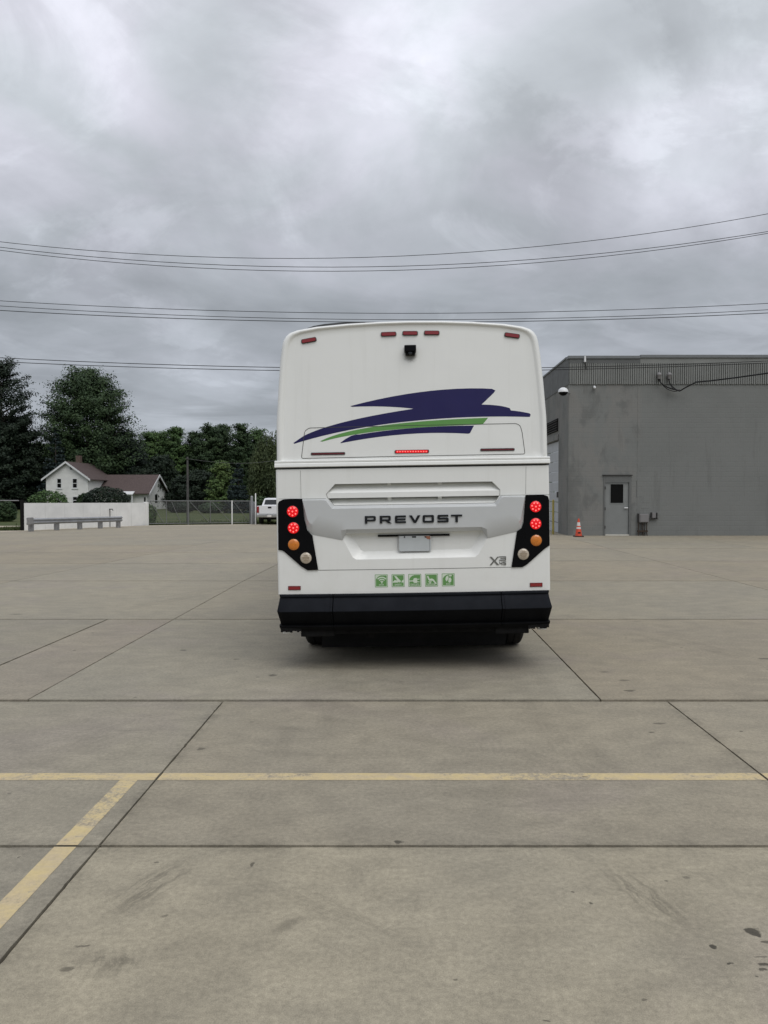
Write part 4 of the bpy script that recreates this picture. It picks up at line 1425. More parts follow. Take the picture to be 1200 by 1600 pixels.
bpart('fascia', xst + 0.002, XE, BF - 0.035, BF + 0.3, zc_t + 0.001, ztop - 0.09, M['corrugated'])
bpart('coping', BX0 - 0.05, xst, BF - 0.07, BF + 0.35, ztop - 0.119, ztop, M['coping'], 0.01)
bpart('coping', xst + 0.003, XE, BF - 0.08, BF + 0.35, ztop - 0.089, ztop + 0.035, M['coping'], 0.01)
bpart('coping', BX0 - 0.06, BX0 + 0.3, BF + 0.36, BF + 26, ztop - 0.059, ztop + 0.02, M['coping'], 0.01)
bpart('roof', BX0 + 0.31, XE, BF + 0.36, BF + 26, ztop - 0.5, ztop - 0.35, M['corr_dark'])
bpart('roof_flashing', BX0 - 0.012, BX0 + 0.02, BF - 0.012, BF + 0.009, 0.0, zc_b - 0.01, M['wall'])
# wall pilaster edge by the change of paint
xp = P(996, 700, BF).x
bpart('pilaster', xp, XE, BF - 0.008, BF - 0.001, -0.2, zc_b - 0.003, M['wall'])
# (opening stays left of it)

# personnel door
dr = thing('grey_door', 'grey steel door with dark square window in the block wall', 'door', ((dx0 + dx1) / 2, BF, 0))
def dpart(name, x0, x1, y0, y1, z0, z1, mat, bev=0.0, parent=None):
    cxx = (dx0 + dx1) / 2
    return obj(name, box(bmesh.new(), x0 - cxx, x1 - cxx, y0, y1, z0, z1, bev=bev), mat, parent or dr)
fw = 0.05
dpart('door_frame', dx0 - 0.02, dx0 + fw, -0.025, 0.12, 0.0, dzt - 0.002, M['frame_dark'], 0.004)
dpart('door_frame', dx1 - fw - 0.03, dx1 + 0.01, -0.030, 0.12, 0.0, dzt - 0.002, M['frame_dark'], 0.004)
dpart('door_frame', dx0 + fw + .001, dx1 - fw - .031, -0.027, 0.12, dzt - 0.27, dzt - 0.002, M['frame_dark'], 0.004)
dpart('door_drip_cap', dx0 - 0.07, dx1 + 0.05, -0.075, 0.0, dzt, dzt + 0.03, M['dark_metal'])
lx0, lx1, lz1 = dx0 + fw + 0.004, dx1 - fw - 0.034, dzt - 0.275
wx0, wx1, wz0, wz1 = P(954, 784, BF).x, P(974, 784, BF).x, P(960, 786, BF).z, P(960, 756.5, BF).z
bm = bmesh.new()
cxx = (dx0 + dx1) / 2
for (a, b_, c_, d_) in ((lx0, wx0, 0.06, lz1), (wx1, lx1, 0.06, lz1), (wx0, wx1, 0.06, wz0), (wx0, wx1, wz1, lz1)):
    box(bm, a - cxx, b_ - cxx, 0.03, 0.075, c_, d_)
leaf = obj('door_leaf', bm, M['grey_door'], dr)
dpart('door_window', wx0, wx1, 0.05, 0.06, wz0, wz1, M['void'], parent=leaf)
for (a, b_, c_, d_) in ((wx0 - .03, wx0, wz0 - .03, wz1 + .03), (wx1, wx1 + .03, wz0 - .03, wz1 + .03), (wx0, wx1, wz0 - .03, wz0), (wx0, wx1, wz1, wz1 + .03)):
    dpart('window_bead', a, b_, 0.018, 0.029, c_, d_, M['grey_door'], parent=leaf)
hz = P(977, 793.5, BF).z
hx = P(979, 793, BF).x
dpart('handle', hx - 0.10, hx + 0.05, -0.04, -0.01, hz - 0.02, hz + 0.025, M['white'], 0.008, leaf)
dpart('handle_rose', hx - 0.02, hx + 0.03, -0.009, 0.029, hz - 0.04, hz + 0.03, M['grey_metal'], 0.004, leaf)
dpart('threshold', lx0, lx1, -0.06, 0.1, 0.0, 0.05, mat_plain('pale_threshold', (0.55, 0.54, 0.48), 0.5), 0.005)
for zz_ in (0.35, 1.1, 1.95):
    dpart('hinge', lx0 - 0.03, lx0 + 0.01, -0.04, -0.02, zz_ - 0.06, zz_ + 0.06, M['dark_metal'])

# overhead door in the side wall
od = thing('overhead_door', 'white sectional overhead door in the side wall behind the bus', 'garage door', (BX0 + 0.12, (OY0 + OY1) / 2, 0))
nsec = 9
for k in range(nsec):
    z0, z1 = OZ * k / nsec, OZ * (k + 1) / nsec - 0.02
    obj('door_panel', box(bmesh.new(), -0.03, 0.03, OY0 - (OY0 + OY1) / 2 + 0.01, OY1 - (OY0 + OY1) / 2 - 0.01, z0 + 0.01, z1, bev=0.006), M['ohd'], od)
obj('door_lock', box(bmesh.new(), -0.06, -0.031, -1.55, -1.3, 1.55, 1.8, bev=0.006), M['dark_metal'], od)
obj('door_header', box(bmesh.new(), -0.155, 0.0, OY0 - (OY0 + OY1) / 2 - 0.05, OY1 - (OY0 + OY1) / 2, OZ + 0.02, OZ + 0.25), M['wall'], od)
vent = thing('wall_louver', 'dark louvered vent above the overhead door in the side wall', 'vent', (BX0, (OY0 + OY1) / 2, 4.45))
obj('louver_frame', box(bmesh.new(), -0.03, -0.002, -1.9, 1.9, 0.0, 0.55), M['under'], vent)
for k in range(5):
    obj('slat', box(bmesh.new(), -0.07, -0.031, -1.88, 1.88, 0.03 + k * 0.105, 0.05 + k * 0.105), M['dark_metal'], vent)

# yellow bollard beside the opening
bol = P(864.2, 836, 32.4)
bm = bmesh.new()
lathe(bm, [(0.045, 0), (0.045, 1.42), (0.03, 1.46), (0.01, 1.47)], 16)
o = obj('bollard', bm, M['bollard'])
o.location = (bol.x, 32.4, 0)
tag(o, 'slim yellow bollard standing beside the overhead door', 'bollard')

# dome lamp on the corner
dp = P(880, 613, BF - 0.25)
dm = thing('dome_light', 'white domed wall light with dark underside on the building corner', 'wall light', (dp.x, dp.y, dp.z))
bm = bmesh.new()
lathe(bm, [(0.21, 0), (0.205, 0.05), (0.18, 0.11), (0.13, 0.16), (0.07, 0.19), (0.01, 0.2)], 28)
smooth(obj('dome', bm, M['white'], dm), 40)
bm = bmesh.new()
lathe(bm, [(0.03, -0.14), (0.11, -0.11), (0.17, -0.05), (0.185, -0.003)], 24)
smooth(obj('dark_bowl', bm, M['gloss_black'], dm), 40)
bm = bmesh.new()
tube(bm, [(0.15, 0.05, 0.0), (0.32, 0.24, 0.0)], 0.02, 8)
obj('bracket', bm, M['grey_metal'], dm)

# small white camera below the cladding
cp_ = P(929, 604.5, BF - 0.1)
sc = thing('security_camera', 'tiny white camera just below the corrugated band', 'camera', (cp_.x, BF, cp_.z))
bm = bmesh.new()
bmesh.ops.create_uvsphere(bm, u_segments=14, v_segments=8, radius=0.055, matrix=Matrix.Translation((0, -0.12, -0.03)))
smooth(obj('camera_ball', bm, M['white'], sc), 60)
obj('mount', box(bmesh.new(), -0.035, 0.035, -0.09, -0.001, 0.0, 0.05, bev=0.01), M['white'], sc)

# small roof-edge device
rp = P(914, 561, BF - 0.1)
rd = thing('roof_edge_device', 'small white device clipped to the roof edge above the corrugated band', 'device', (rp.x, BF - 0.06, rp.z))
bm = bmesh.new()
tube(bm, [(0, -0.05, -0.12), (0, -0.05, 0.12)], [0.05, 0.035], 12)
obj('housing', bm, M['white'], rd)
bm = bmesh.new()
tube(bm, [(0.02, -0.03, -0.13), (0.05, -0.02, -0.35), (0.06, 0.0, -0.42)], 0.012, 6)
obj('lead', bm, M['wire'], rd)

# service heads and their leads
for i, (px, lab) in enumerate(((1029, 'grey service head with drooping black leads, left one on the corrugated band'), (1045, 'grey service head with drooping black leads, right one on the corrugated band'))):
    q = P(px, 587, BF - 0.1)
    sh = thing('weatherhead', lab, 'service head', (q.x, BF - 0.05, q.z), group='service heads on the cladding')
    bm = bmesh.new()
    lathe(bm, [(0.07, -0.14), (0.085, -0.02), (0.10, 0.0), (0.10, 0.05), (0.06, 0.11), (0.02, 0.13)], 14, Matrix.Translation((0, -0.12, 0)))
    smooth(obj('hood', bm, M['box_grey'], sh), 30)
    obj('clamp', box(bmesh.new(), -0.06, 0.06, -0.05, 0.0, -0.1, 0.02), M['dark_metal'], sh)
    for k, (tx, ty) in enumerate(((1062, 609), (1052, 606), (1058, 611))[:3 - i]):
        bm = bmesh.new()
        e = P(tx, ty, BF - 0.2)
        ex, ez = e.x - q.x, e.z - q.z
        pts_ = [(0.02 * k - 0.04, -0.12, -0.1), (0.02 * k - 0.03 + ex * 0.12, -0.14, -0.1 + (ez + 0.1) * 0.45), (ex * 0.45, -0.16, ez * 0.88), (ex * 0.8, -0.17, ez * 1.02), (ex, -0.15, ez)]
        sp_ = []
        for a in range(len(pts_) - 1):
            for t in (0, .33, .66):
                p0 = Vector(pts_[max(0, a - 1)]); p1 = Vector(pts_[a]); p2 = Vector(pts_[a + 1]); p3 = Vector(pts_[min(len(pts_) - 1, a + 2)])
                sp_.append(0.5 * ((2 * p1) + (-p0 + p2) * t + (2 * p0 - 5 * p1 + 4 * p2 - p3) * t * t + (-p0 + 3 * p1 - 3 * p2 + p3) * t ** 3))
        sp_.append(Vector(pts_[-1]))
        tube(bm, sp_, 0.016, 6)
        obj('lead', bm, M['wire'], sh)
bm = bmesh.new()
dpts = []
for (px, py, yy) in ((1050, 607, BF - 0.2), (1062, 611, BF - 0.25), (1074, 604, BF - 0.4), (1088, 597, BF - 0.7), (1110, 595, BF - 1.2), (1150, 590, BF - 2.2), (1200, 583, BF - 3.5), (1300, 566, BF - 6), (1500, 520, BF - 10)):
    dpts.append(P(px, py, yy))
tube(bm, dpts, 0.028, 8)
tag(obj('service_drop_cable', bm, M['wire']), 'thick black service cable leaving the service heads up to the right', 'cable')

# meter box with conduits
mb = P(1004, 809, BF)
mbx = thing('meter_box', 'grey electrical box with conduits down to the ground beside the door', 'electrical box', (mb.x, BF - 0.025, 0))
z0, z1 = P(1004, 816, BF).z, P(1004, 803, BF).z
obj('box_body', box(bmesh.new(), -0.18, 0.20, -0.16, -0.001, z0, z1, bev=0.01), M['box_grey'], mbx)
obj('box_cover', box(bmesh.new(), -0.14, 0.17, -0.175, -0.161, z0 + 0.02, z1 - 0.02, bev=0.004), M['box_grey'], mbx)
obj('box_flange', box(bmesh.new(), -0.22, -0.181, -0.12, -0.001, z0 - 0.01, z1 + 0.02, bev=0.004), M['dark_metal'], mbx)
for k, xx in enumerate((-0.20, -0.08, -0.02, 0.05, 0.14)):
    bm = bmesh.new()
    tube(bm, [(xx, -0.08, z0 + 0.001), (xx, -0.08, 0.15), (xx + random.uniform(-.03, .03), -0.09, 0.0)], 0.018, 8)
    obj('conduit', bm, M['dark_metal'] if k % 2 else M['rust'], mbx)
obj('conduit_clamp', box(bmesh.new(), -0.24, 0.18, -0.11, -0.03, 0.16, 0.22), M['rust'], mbx)
sb = P(1020, 803, BF)
sbx = thing('junction_box', 'small open grey junction box on a bracket right of the meter box', 'electrical box', (sb.x, BF - 0.025, 0))
z0, z1 = P(1022, 809, BF).z, P(1022, 801, BF).z
obj('box_body', box(bmesh.new(), -0.06, 0.09, -0.1, -0.001, z0, z1, bev=0.006), M['box_grey'], sbx)
obj('side_fin', box(bmesh.new(), -0.10, -0.062, -0.12, -0.001, z0, z1 + 0.01), M['dark_metal'], sbx)
obj('side_fin', box(bmesh.new(), 0.11, 0.15, -0.12, -0.001, z0 - 0.02, z1), M['dark_metal'], sbx)
bm = bmesh.new()
tube(bm, [(-0.30, -0.06, z0 - 0.01), (-0.1, -0.06, z0 - 0.05), (0.2, -0.06, z0 - 0.035)], 0.02, 8)
obj('cross_conduit', bm, M['dark_metal'], sbx)
# few cracked block joints above the meter box (real grooves read as thin dark lines)
ck = thing('wall_crack', 'stepped crack along block joints above the meter box', 'crack', (BX0, BF - 0.0085, 0))
for (xa, ya, xb, yb) in ((995, 776.5, 1005, 776.5), (1005, 776.5, 1005, 785.5), (1003, 785.5, 1015, 785.5), (1002, 794.5, 1014, 794.5), (1005, 795, 1005, 802), (995, 751, 995, 776)):
    a = P(xa, ya, BF - .03); b_ = P(xb, yb, BF - .03)
    obj('crack_line', box(bmesh.new(), min(a.x, b_.x) - BX0 - .006, max(a.x, b_.x) - BX0 + .006, -0.0015, 0.0, min(a.z, b_.z) - .006, max(a.z, b_.z) + .006), M['frame_dark'], ck)

# traffic cone
cq = P(904, 838.5, 30.5)
cn = thing('traffic_cone', 'orange traffic cone with two white bands in front of the grey wall', 'traffic cone', (cq.x, 30.5, 0))
obj('cone_base', box(bmesh.new(), -0.18, 0.18, -0.18, 0.18, 0, 0.045, bev=0.012), M['cone_base'], cn)
def cr_(z): return 0.135 - (0.135 - 0.03) * z / 0.72
bm = bmesh.new()
lathe(bm, [(cr_(0.0), 0.045), (cr_(0.72), 0.72), (0.02, 0.725)], 24)
smooth(obj('cone_body', bm, M['cone'], cn), 40)
for a, b_ in ((0.31, 0.39), (0.44, 0.58)):
    bm = bmesh.new()
    lathe(bm, [(cr_(a - 0.02) + 0.001, a), (cr_(b_ - 0.02) + 0.001, b_)], 24)
    smooth(obj('reflective_band', bm, M['cone_white'], cn), 40)
obj('base_mark', BX(-0.05, 0.05, -0.131, -0.10, 0.14, 0.20), M['cone_base'], cn).rotation_euler = (0, 0, 0)

# ============================================================ OVERHEAD WIRES
def wire(pts, Y, label, r=0.0105):
    A = np.array([[p[0] ** 2, p[0], 1] for p in [(P(px, py, Y).x,) for px, py in pts]])
    zz_ = np.array([P(px, py, Y).z for px, py in pts])
    k = np.linalg.lstsq(A, zz_, rcond=None)[0]
    bm = bmesh.new()
    L = 26
    tube(bm, [(x, Y, k[0] * x * x + k[1] * x + k[2]) for x in np.linspace(-L, L, 53)], r, 6)
    tag(obj('overhead_wire', bm, M['wire']), label, 'wire', 'overhead wires crossing the sky')

wire([(0, 378), (400, 402.5), (600, 402), (1200, 334)], 22, 'topmost single wire of the highest group across the sky', 0.008)
wire([(0, 387), (300, 410), (600, 418), (1200, 361.5)], 22.4, 'middle wire of the highest group across the sky', 0.0085)
wire([(0, 391.5), (300, 417), (560, 424.5), (1200, 364.5)], 22.7, 'lowest wire of the highest group across the sky', 0.0085)
wire([(0, 470), (600, 489.5), (1200, 474)], 24, 'upper wire of the group passing just above the bus roof', 0.009)
wire([(0, 478), (640, 499.5), (1200, 484)], 24.4, 'middle wire of the group passing just above the bus roof', 0.009)
wire([(0, 485), (640, 503.5), (1200, 489)], 24.8, 'lower wire of the group just touching the bus roof line', 0.0115)
wire([(0, 559), (435, 574), (850, 574.5), (1200, 564)], 27, 'upper wire of the lowest pair running behind the bus', 0.0125)
wire([(0, 565), (435, 579), (850, 578), (1200, 567)], 27.3, 'lower wire of the lowest pair running behind the bus', 0.0125)

# ============================================================ WHITE PANEL WALL + GUARDRAIL
wd = Vector((WALL_B.x - WALL_A.x, WALL_B.y - WALL_A.y, 0))
wl = wd.length
wa = math.atan2(wd.y, wd.x)
zA, zB_ = gz(WALL_A.x, WALL_A.y), gz(WALL_B.x, WALL_B.y)
zAt, zBt = P(38, 786, 44.9).z, P(228, 785.5, 56.3).z
ww_ = thing('white_wall', 'long white panel wall at the lot edge in front of the house', 'wall', (WALL_A.x, WALL_A.y, 0), wa)
bm = bmesh.new()
npan = 7
for k in range(npan):
    s0, s1 = wl * k / npan + 0.008, wl * (k + 1) / npan - 0.008
    def zz0(s): return zA + (zB_ - zA) * s / wl - 0.25
    def zz1(s): return zAt + (zBt - zAt) * s / wl
    bm = bmesh.new()
    yo = random.uniform(-0.006, 0.006)
    v = [bm.verts.new(p) for p in ((s0, yo, zz0(s0)), (s1, yo, zz0(s1)), (s1, 0.14 + yo, zz0(s1)), (s0, 0.14 + yo, zz0(s0)), (s0, yo, zz1(s0)), (s1, yo, zz1(s1)), (s1, 0.14 + yo, zz1(s1)), (s0, 0.14 + yo, zz1(s0)))]
    for f in ((0, 3, 2, 1), (4, 5, 6, 7), (0, 1, 5, 4), (1, 2, 6, 5), (2, 3, 7, 6), (3, 0, 4, 7)): bm.faces.new([v[i] for i in f])
    obj('wall_panel', bm, M['fence_white'], ww_)
obj('end_post', box(bmesh.new(), wl + 0.01, wl + 0.24, -0.08, 0.2, zB_ - 0.2, zBt + 0.06), M['fence_white'], ww_)
obj('end_post', box(bmesh.new(), -0.16, -0.01, 0.0, 0.14, zA - 0.2, zAt + 0.2), M['under'], ww_)
# pipe stub in front of the white wall
hp = P(177, 806, 52.9)
st = thing('standpipe', 'thin dark standpipe with a small tap in front of the white wall', 'standpipe', (hp.x, hp.y - 0.6, gz(hp.x, hp.y)))
bm = bmesh.new(); tube(bm, [(0, 0, 0), (0, 0, 1.25)], 0.025, 8); obj('riser', bm, M['dark_metal'], st)
bm = bmesh.new(); tube(bm, [(-0.05, 0, 1.22), (0.18, 0, 1.22), (0.2, 0, 1.12)], 0.03, 8); obj('tap', bm, M['dark_metal'], st)

gl0, gl1 = P(48, 828, 43.2), P(190, 821.5, 50.9)
gd = Vector((gl1.x - gl0.x, gl1.y - gl0.y, 0)); gL = gd.length
gr = thing('guardrail', 'weathered grey steel guardrail on short posts before the white wall', 'guardrail', (gl0.x, gl0.y, 0), math.atan2(gd.y, gd.x))
def gzr(s): return gz(gl0.x, gl0.y) + (gz(gl1.x, gl1.y) - gz(gl0.x, gl0.y)) * s / gL
bm = bmesh.new()
W = [(0.0, 0.40), (-0.02, 0.44), (-0.085, 0.48), (-0.085, 0.53), (-0.02, 0.57), (-0.02, 0.60), (-0.085, 0.64), (-0.085, 0.69), (-0.02, 0.73), (0.0, 0.75), (0.012, 0.75), (-0.008, 0.58), (0.012, 0.40)]
loft(bm, [[(s, a, b_ + gzr(s)) for a, b_ in W] for s in np.linspace(-0.3, gL, 12)])
smooth(obj('rail', bm, M['guard'], gr), 30)
bm = bmesh.new()
box(bm, -0.32, 0.10, -0.13, -0.002, 0.38 + gzr(0), 0.80 + gzr(0), bev=0.04)
obj('rail_end', bm, M['guard_dark'], gr)
for px in (51, 91, 127, 159, 187):
    s = gL * ((px - 43) / (190 - 43)) ** 1.0
    f = (px - 48) / 142.0
    s = gL * f * 43.2 / (50.9 - f * (50.9 - 43.2))    # perspective spacing
    obj('post', box(bmesh.new(), s - 0.13, s + 0.13, 0.02, 0.2, gzr(s) - 0.1, gzr(s) + 0.74, bev=0.01), M['guard_dark'], gr)

# fence left of the white wall
fl = thing('wire_fence', 'low wire fence with a dark post left of the white wall', 'fence', (WALL_A.x, WALL_A.y, zA))
bm = bmesh.new(); tube(bm, [(-0.35, 0.1, 1.75), (-14, 2.5, 1.78)], 0.03, 8); obj('top_rail', bm, M['guard_dark'], fl)
for s in (4.5, 9.0, 13.5):
    bm = bmesh.new(); tube(bm, [(-s, 0.1 + s * 0.178, 0), (-s, 0.1 + s * 0.178, 1.8)], 0.035, 8); obj('post', bm, M['guard_dark'], fl)

# chain link gate
ga, gb = P(230, 820, 56.6), P(391, 818, 60.0)
gdv = Vector((gb.x - ga.x, gb.y - ga.y, 0)); gLn = gdv.length
zga, zgb = gz(ga.x, ga.y), gz(gb.x, gb.y)
gt = thing('chain_link_gate', 'long chain link gate with diagonal braces in front of the woodland', 'gate', (ga.x, ga.y, 0), math.atan2(gdv.y, gdv.x))
def s_of(px):
    a = (CR @ Vector(((px - VPX) / 1200, 0, -1)))
    m = a.x / a.y
    # ga + t*gdv : x = m*y
    t = (m * ga.y - ga.x) / (gdv.x - m * gdv.y)
    return t * gLn
def zg(s): return zga + (zgb - zga) * s / gLn
def ztopg(s): return zg(s) + 1.80
for (a, b_, nm, r) in ((1.80, 1.80, 'top_rail', 0.035), (0.12, 0.12, 'bottom_rail', 0.028)):
    bm = bmesh.new(); tube(bm, [(0, 0, zg(0) + a), (gLn, 0, zg(gLn) + b_)], r, 8); obj(nm, bm, M['gate_metal'], gt)
for px, r in ((260, 0.03), (294, 0.045), (328.5, 0.03), (362.5, 0.045), (390.5, 0.05)):
    s = s_of(px)
    bm = bmesh.new(); tube(bm, [(s, -0.01, zg(s) + (0.0 if r > 0.04 else 0.1)), (s, -0.01, zg(s) + 1.85)], r, 8)
    obj('upright', bm, M['gate_metal'] if px != 362.5 else M['fence_white'], gt)
for pa_, pb_ in ((235, 255), (268, 282), (297, 326), (331, 360), (365, 389)):
    s0, s1 = s_of(pa_), s_of(pb_)
    bm = bmesh.new(); tube(bm, [(s0, -0.02, zg(s0) + 1.75), (s1, -0.02, zg(s1) + 0.2)], 0.022, 8); obj('brace', bm, M['gate_metal'], gt)
vv, qq = [], []
def strand(a, b_, r=0.0035):
    d = Vector(b_) - Vector(a)
    nrm = Vector((-d.z, 0, d.x)).normalized() * r
    k = len(vv)
    vv.extend([tuple(Vector(a) - nrm), tuple(Vector(b_) - nrm), tuple(Vector(b_) + nrm), tuple(Vector(a) + nrm)])
    qq.append((k, k + 1, k + 2, k + 3))
s = -1.7
while s < gLn:
    for sg in (1, -1):
        a0, a1 = (s, s + 1.68)
        lo, hi = max(a0, 0), min(a1, gLn)
        if hi > lo:
            t0, t1 = (lo - a0) / 1.68, (hi - a0) / 1.68
            if sg < 0: t0, t1 = 1 - t0, 1 - t1
            strand((lo, 0.03, zg(lo) + 0.12 + 1.68 * t0), (hi, 0.03, zg(hi) + 0.12 + 1.68 * t1))
    s += 0.09
cl = obj('chain_link_mesh', mesh_np('chain_link_mesh', vv, qq), M['gate_metal'], gt)
cl['kind'] = 'stuff'

# end posts beside the truck
for px, r, h, mk, lab in ((393.5, 0.10, 2.15, 'grey_metal', 'thick grey gate post at the end of the chain link gate'), (399.5, 0.045, 2.35, 'fence_white', 'thin white post between the gate end and the pickup')):
    q = P(px, 818, 59.0)
    bm = bmesh.new()
    lathe(bm, [(r, 0), (r, h), (r * 0.6, h + 0.05)], 12)
    o = obj('gate_post', bm, M[mk]); o.location = (q.x, 59.0, gz(q.x, 59.0))
    tag(o, lab, 'post')
q = P(396.8, 800, 59.6)
cb_ = thing('gate_operator_box', 'pale grey gate operator cabinet between the gate post and the pickup', 'cabinet', (q.x, 59.6, gz(q.x, 59.6)))
obj('cabinet', box(bmesh.new(), -0.17, 0.17, -0.2, 0.2, 0.15, 1.75, bev=0.02), M['grey_metal'], cb_)
obj('pedestal', box(bmesh.new(), -0.12, 0.12, -0.15, 0.15, 0.0, 0.15), M['guard_dark'], cb_)

# utility pole beyond the gate
q = P(293.5, 800, 63)
up_ = thing('utility_pole', 'thin wooden utility pole standing behind the chain link gate', 'utility pole', (q.x, 63, gz(q.x, 63)))
zt_ = P(293.5, 714, 63).z - gz(q.x, 63)
bm = bmesh.new(); tube(bm, [(0, 0, 0), (0, 0, zt_)], [0.115, 0.075], 10); obj('pole', bm, M['pole'], up_)
bm = bmesh.new(); tube(bm, [(-0.12, -0.1, zt_ - 0.15), (0.12, -0.1, zt_ - 0.15)], 0.04, 8); obj('insulator_arm', bm, M['dark_metal'], up_)
a = P(294, 717, 62.9); b_ = P(470, 712, 66)
bm = bmesh.new()
tube(bm, [a.lerp(b_, t) - Vector((0, 0, 0.5 * math.sin(PI * t))) for t in np.linspace(0, 1, 12)], 0.009, 6)
tag(obj('pole_wire', bm, M['gate_metal']), 'thin wire running right from the utility pole before the trees', 'wire')

# ============================================================ PICKUP
TY = 58.0
tc_ = P(421.5, 819, TY)
tk = thing('pickup_truck', 'white pickup truck parked beyond the lot, partly hidden by the bus', 'pickup truck', (tc_.x, TY, P(421, 819, TY).z))
z0t = P(421, 819, TY).z
def tpart(name, *a, m='truck_white', bev=0.02, parent=None):
    return obj(name, box(bmesh.new(), *a, bev=bev), M[m], parent or tk)
bm = bmesh.new()
box(bm, -1.0, 1.0, 0.06, 2.0, 0.62, 1.38, bev=0.05)
obj('cargo_bed', bm, M['truck_white'], tk)
tg = tpart('tailgate', -0.80, 0.80, 0.0, 0.058, 0.78, 1.40, bev=0.02)
tpart('tailgate_handle', -0.13, 0.13, -0.02, -0.001, 1.20, 1.32, m='gloss_black', parent=tg)
tpart('rear_bumper', -0.98, 0.98, -0.16, 0.05, 0.52, 0.72, m='chrome', bev=0.03)
tpart('licence_plate', -0.16, 0.16, -0.18, -0.162, 0.55, 0.69, m='cone_white', bev=0.0)
for s in (-1, 1):
    tpart('tail_lamp', s * 0.90 - 0.09, s * 0.90 + 0.09, 0.01, 0.3, 0.86, 1.34, m='red_lens', bev=0.02)
bm = bmesh.new()
R_ = loft(bm, [[(-0.96, 2.0, 1.38), (0.96, 2.0, 1.38), (0.96, 4.3, 1.38), (-0.96, 4.3, 1.38)], [(-0.80, 2.25, 1.90), (0.80, 2.25, 1.90), (0.80, 3.6, 1.93), (-0.80, 3.6, 1.93)], [(-0.72, 2.4, 1.95), (0.72, 2.4, 1.95), (0.72, 3.5, 1.98), (-0.72, 3.5, 1.98)]])
bm.faces.new(R_[0][::-1]); bm.faces.new(R_[-1])
bmesh.ops.recalc_face_normals(bm, faces=bm.faces[:])
obj('cab', bm, M['truck_white'], tk)
bm = bmesh.new()
v = [bm.verts.new(p) for p in ((-0.78, 2.045, 1.46), (0.78, 2.045, 1.46), (0.70, 2.205, 1.83), (-0.70, 2.205, 1.83))]
bm.faces.new(v)
r = bmesh.ops.extrude_face_region(bm, geom=bm.faces[:])
for g_ in r['geom']:
    if isinstance(g_, bmesh.types.BMVert): g_.co.y -= 0.03
bmesh.ops.recalc_face_normals(bm, faces=bm.faces[:])
obj('rear_window', bm, M['glass'], tk)
tpart('front_body', -0.99, 0.99, 2.01, 5.4, 0.6, 1.379, bev=0.06)
for s in (-1, 1):
    tpart('wing_mirror', s * 1.12 - 0.1, s * 1.12 + 0.1, 3.7, 3.8, 1.35, 1.6, m='gloss_black')
    for y in (1.15, 4.6):
        bm = bmesh.new()
        lathe(bm, [(0.22, -0.12), (0.38, -0.13), (0.40, -0.09), (0.40, 0.09), (0.38, 0.13), (0.22, 0.12)], 28, Matrix.Translation((s * 0.84, y, 0.40)) @ Matrix.Rotation(PI / 2, 4, 'Y'))
        w_ = smooth(obj('wheel', bm, M['rubber'], tk), 35)
tpart('undercarriage', -0.7, 0.7, 0.1, 5.0, 0.34, 0.61, m='under', bev=0.0)
tpart('tow_hitch', -0.06, 0.06, -0.2, 0.1, 0.38, 0.47, m='under', bev=0.0)

# ============================================================ FARMHOUSE
HY = 112.0
GZH = gz(-40, 70)
hx0, hx1 = P(72, 760, HY).x, P(137.5, 760, HY).x
ze = P(100, 745.5, HY).z
zr_ = P(103, 721.5, HY).z
hxm = (hx0 + hx1) / 2
HB = 121.0
hs_ = thing('farmhouse', 'white two storey farmhouse with red brown gable roof behind the white wall', 'house', (hxm, HY, GZH))
def H(x, y, z): return (x - hxm, y - HY, z - GZH)
bm = bmesh.new()
for y in (HY, HB):
    pass
prof5 = [(hx0, GZH - 0.3), (hx1, GZH - 0.3), (hx1, ze), (hxm, zr_ - 0.12), (hx0, ze)]
R_ = loft(bm, [[H(x, HY, z) for x, z in prof5], [H(x, HB, z) for x, z in prof5]])
bm.faces.new(R_[0][::-1]); bm.faces.new(R_[1])
bmesh.ops.recalc_face_normals(bm, faces=bm.faces[:])
obj('wall', bm, M['siding'], hs_)
# clapboards as thin proud boards on the gable front
k = 0
z = GZH + 1.2
bm = bmesh.new()
while z < zr_ - 0.4:
    if z < ze: a0, a1 = hx0, hx1
    else:
        f = (z + 0.1 - ze) / (zr_ - 0.12 - ze)
        a0, a1 = hx0 + (hxm - hx0) * f, hx1 + (hxm - hx1) * f
    if a1 - a0 > 0.3:
        vs = [bm.verts.new(H(*p)) for p in ((a0, HY - 0.03, z), (a1, HY - 0.03, z), (a1, HY - 0.003, z + 0.17), (a0, HY - 0.003, z + 0.17))]
        bm.faces.new(vs)
    z += 0.18
sd_ = obj('clapboards', bm, M['siding'], hs_); sd_['kind'] = 'stuff'
# roof slabs
def slabroof(name, p, th, mat, parent):
    bm = bmesh.new()
    a = [bm.verts.new(v) for v in p]
    b2 = [bm.verts.new((v[0], v[1], v[2] - th)) for v in p]
    bm.faces.new(a); bm.faces.new(b2[::-1])
    for i in range(4): bm.faces.new((a[i], b2[i], b2[(i + 1) % 4], a[(i + 1) % 4]))
    bmesh.ops.recalc_face_normals(bm, faces=bm.faces[:])
    return obj(name, bm, mat, parent)
sl = (zr_ - ze) / (hxm - hx0)
ov = 0.5
rf = slabroof('roof', [H(hxm, HY - 0.45, zr_ + .06), H(hxm, HB + .3, zr_ + .06), H(hx1 + ov, HB + .3, ze - sl * ov + .06), H(hx1 + ov, HY - 0.45, ze - sl * ov + .06)], 0.12, M['roof'], hs_)
slabroof('roof', [H(hxm - .001, HB + .3, zr_ + .06), H(hxm - .001, HY - 0.45, zr_ + .06), H(hx0 - ov, HY - 0.45, ze - sl * ov + .06), H(hx0 - ov, HB + .3, ze - sl * ov + .06)], 0.12, M['roof'], hs_)
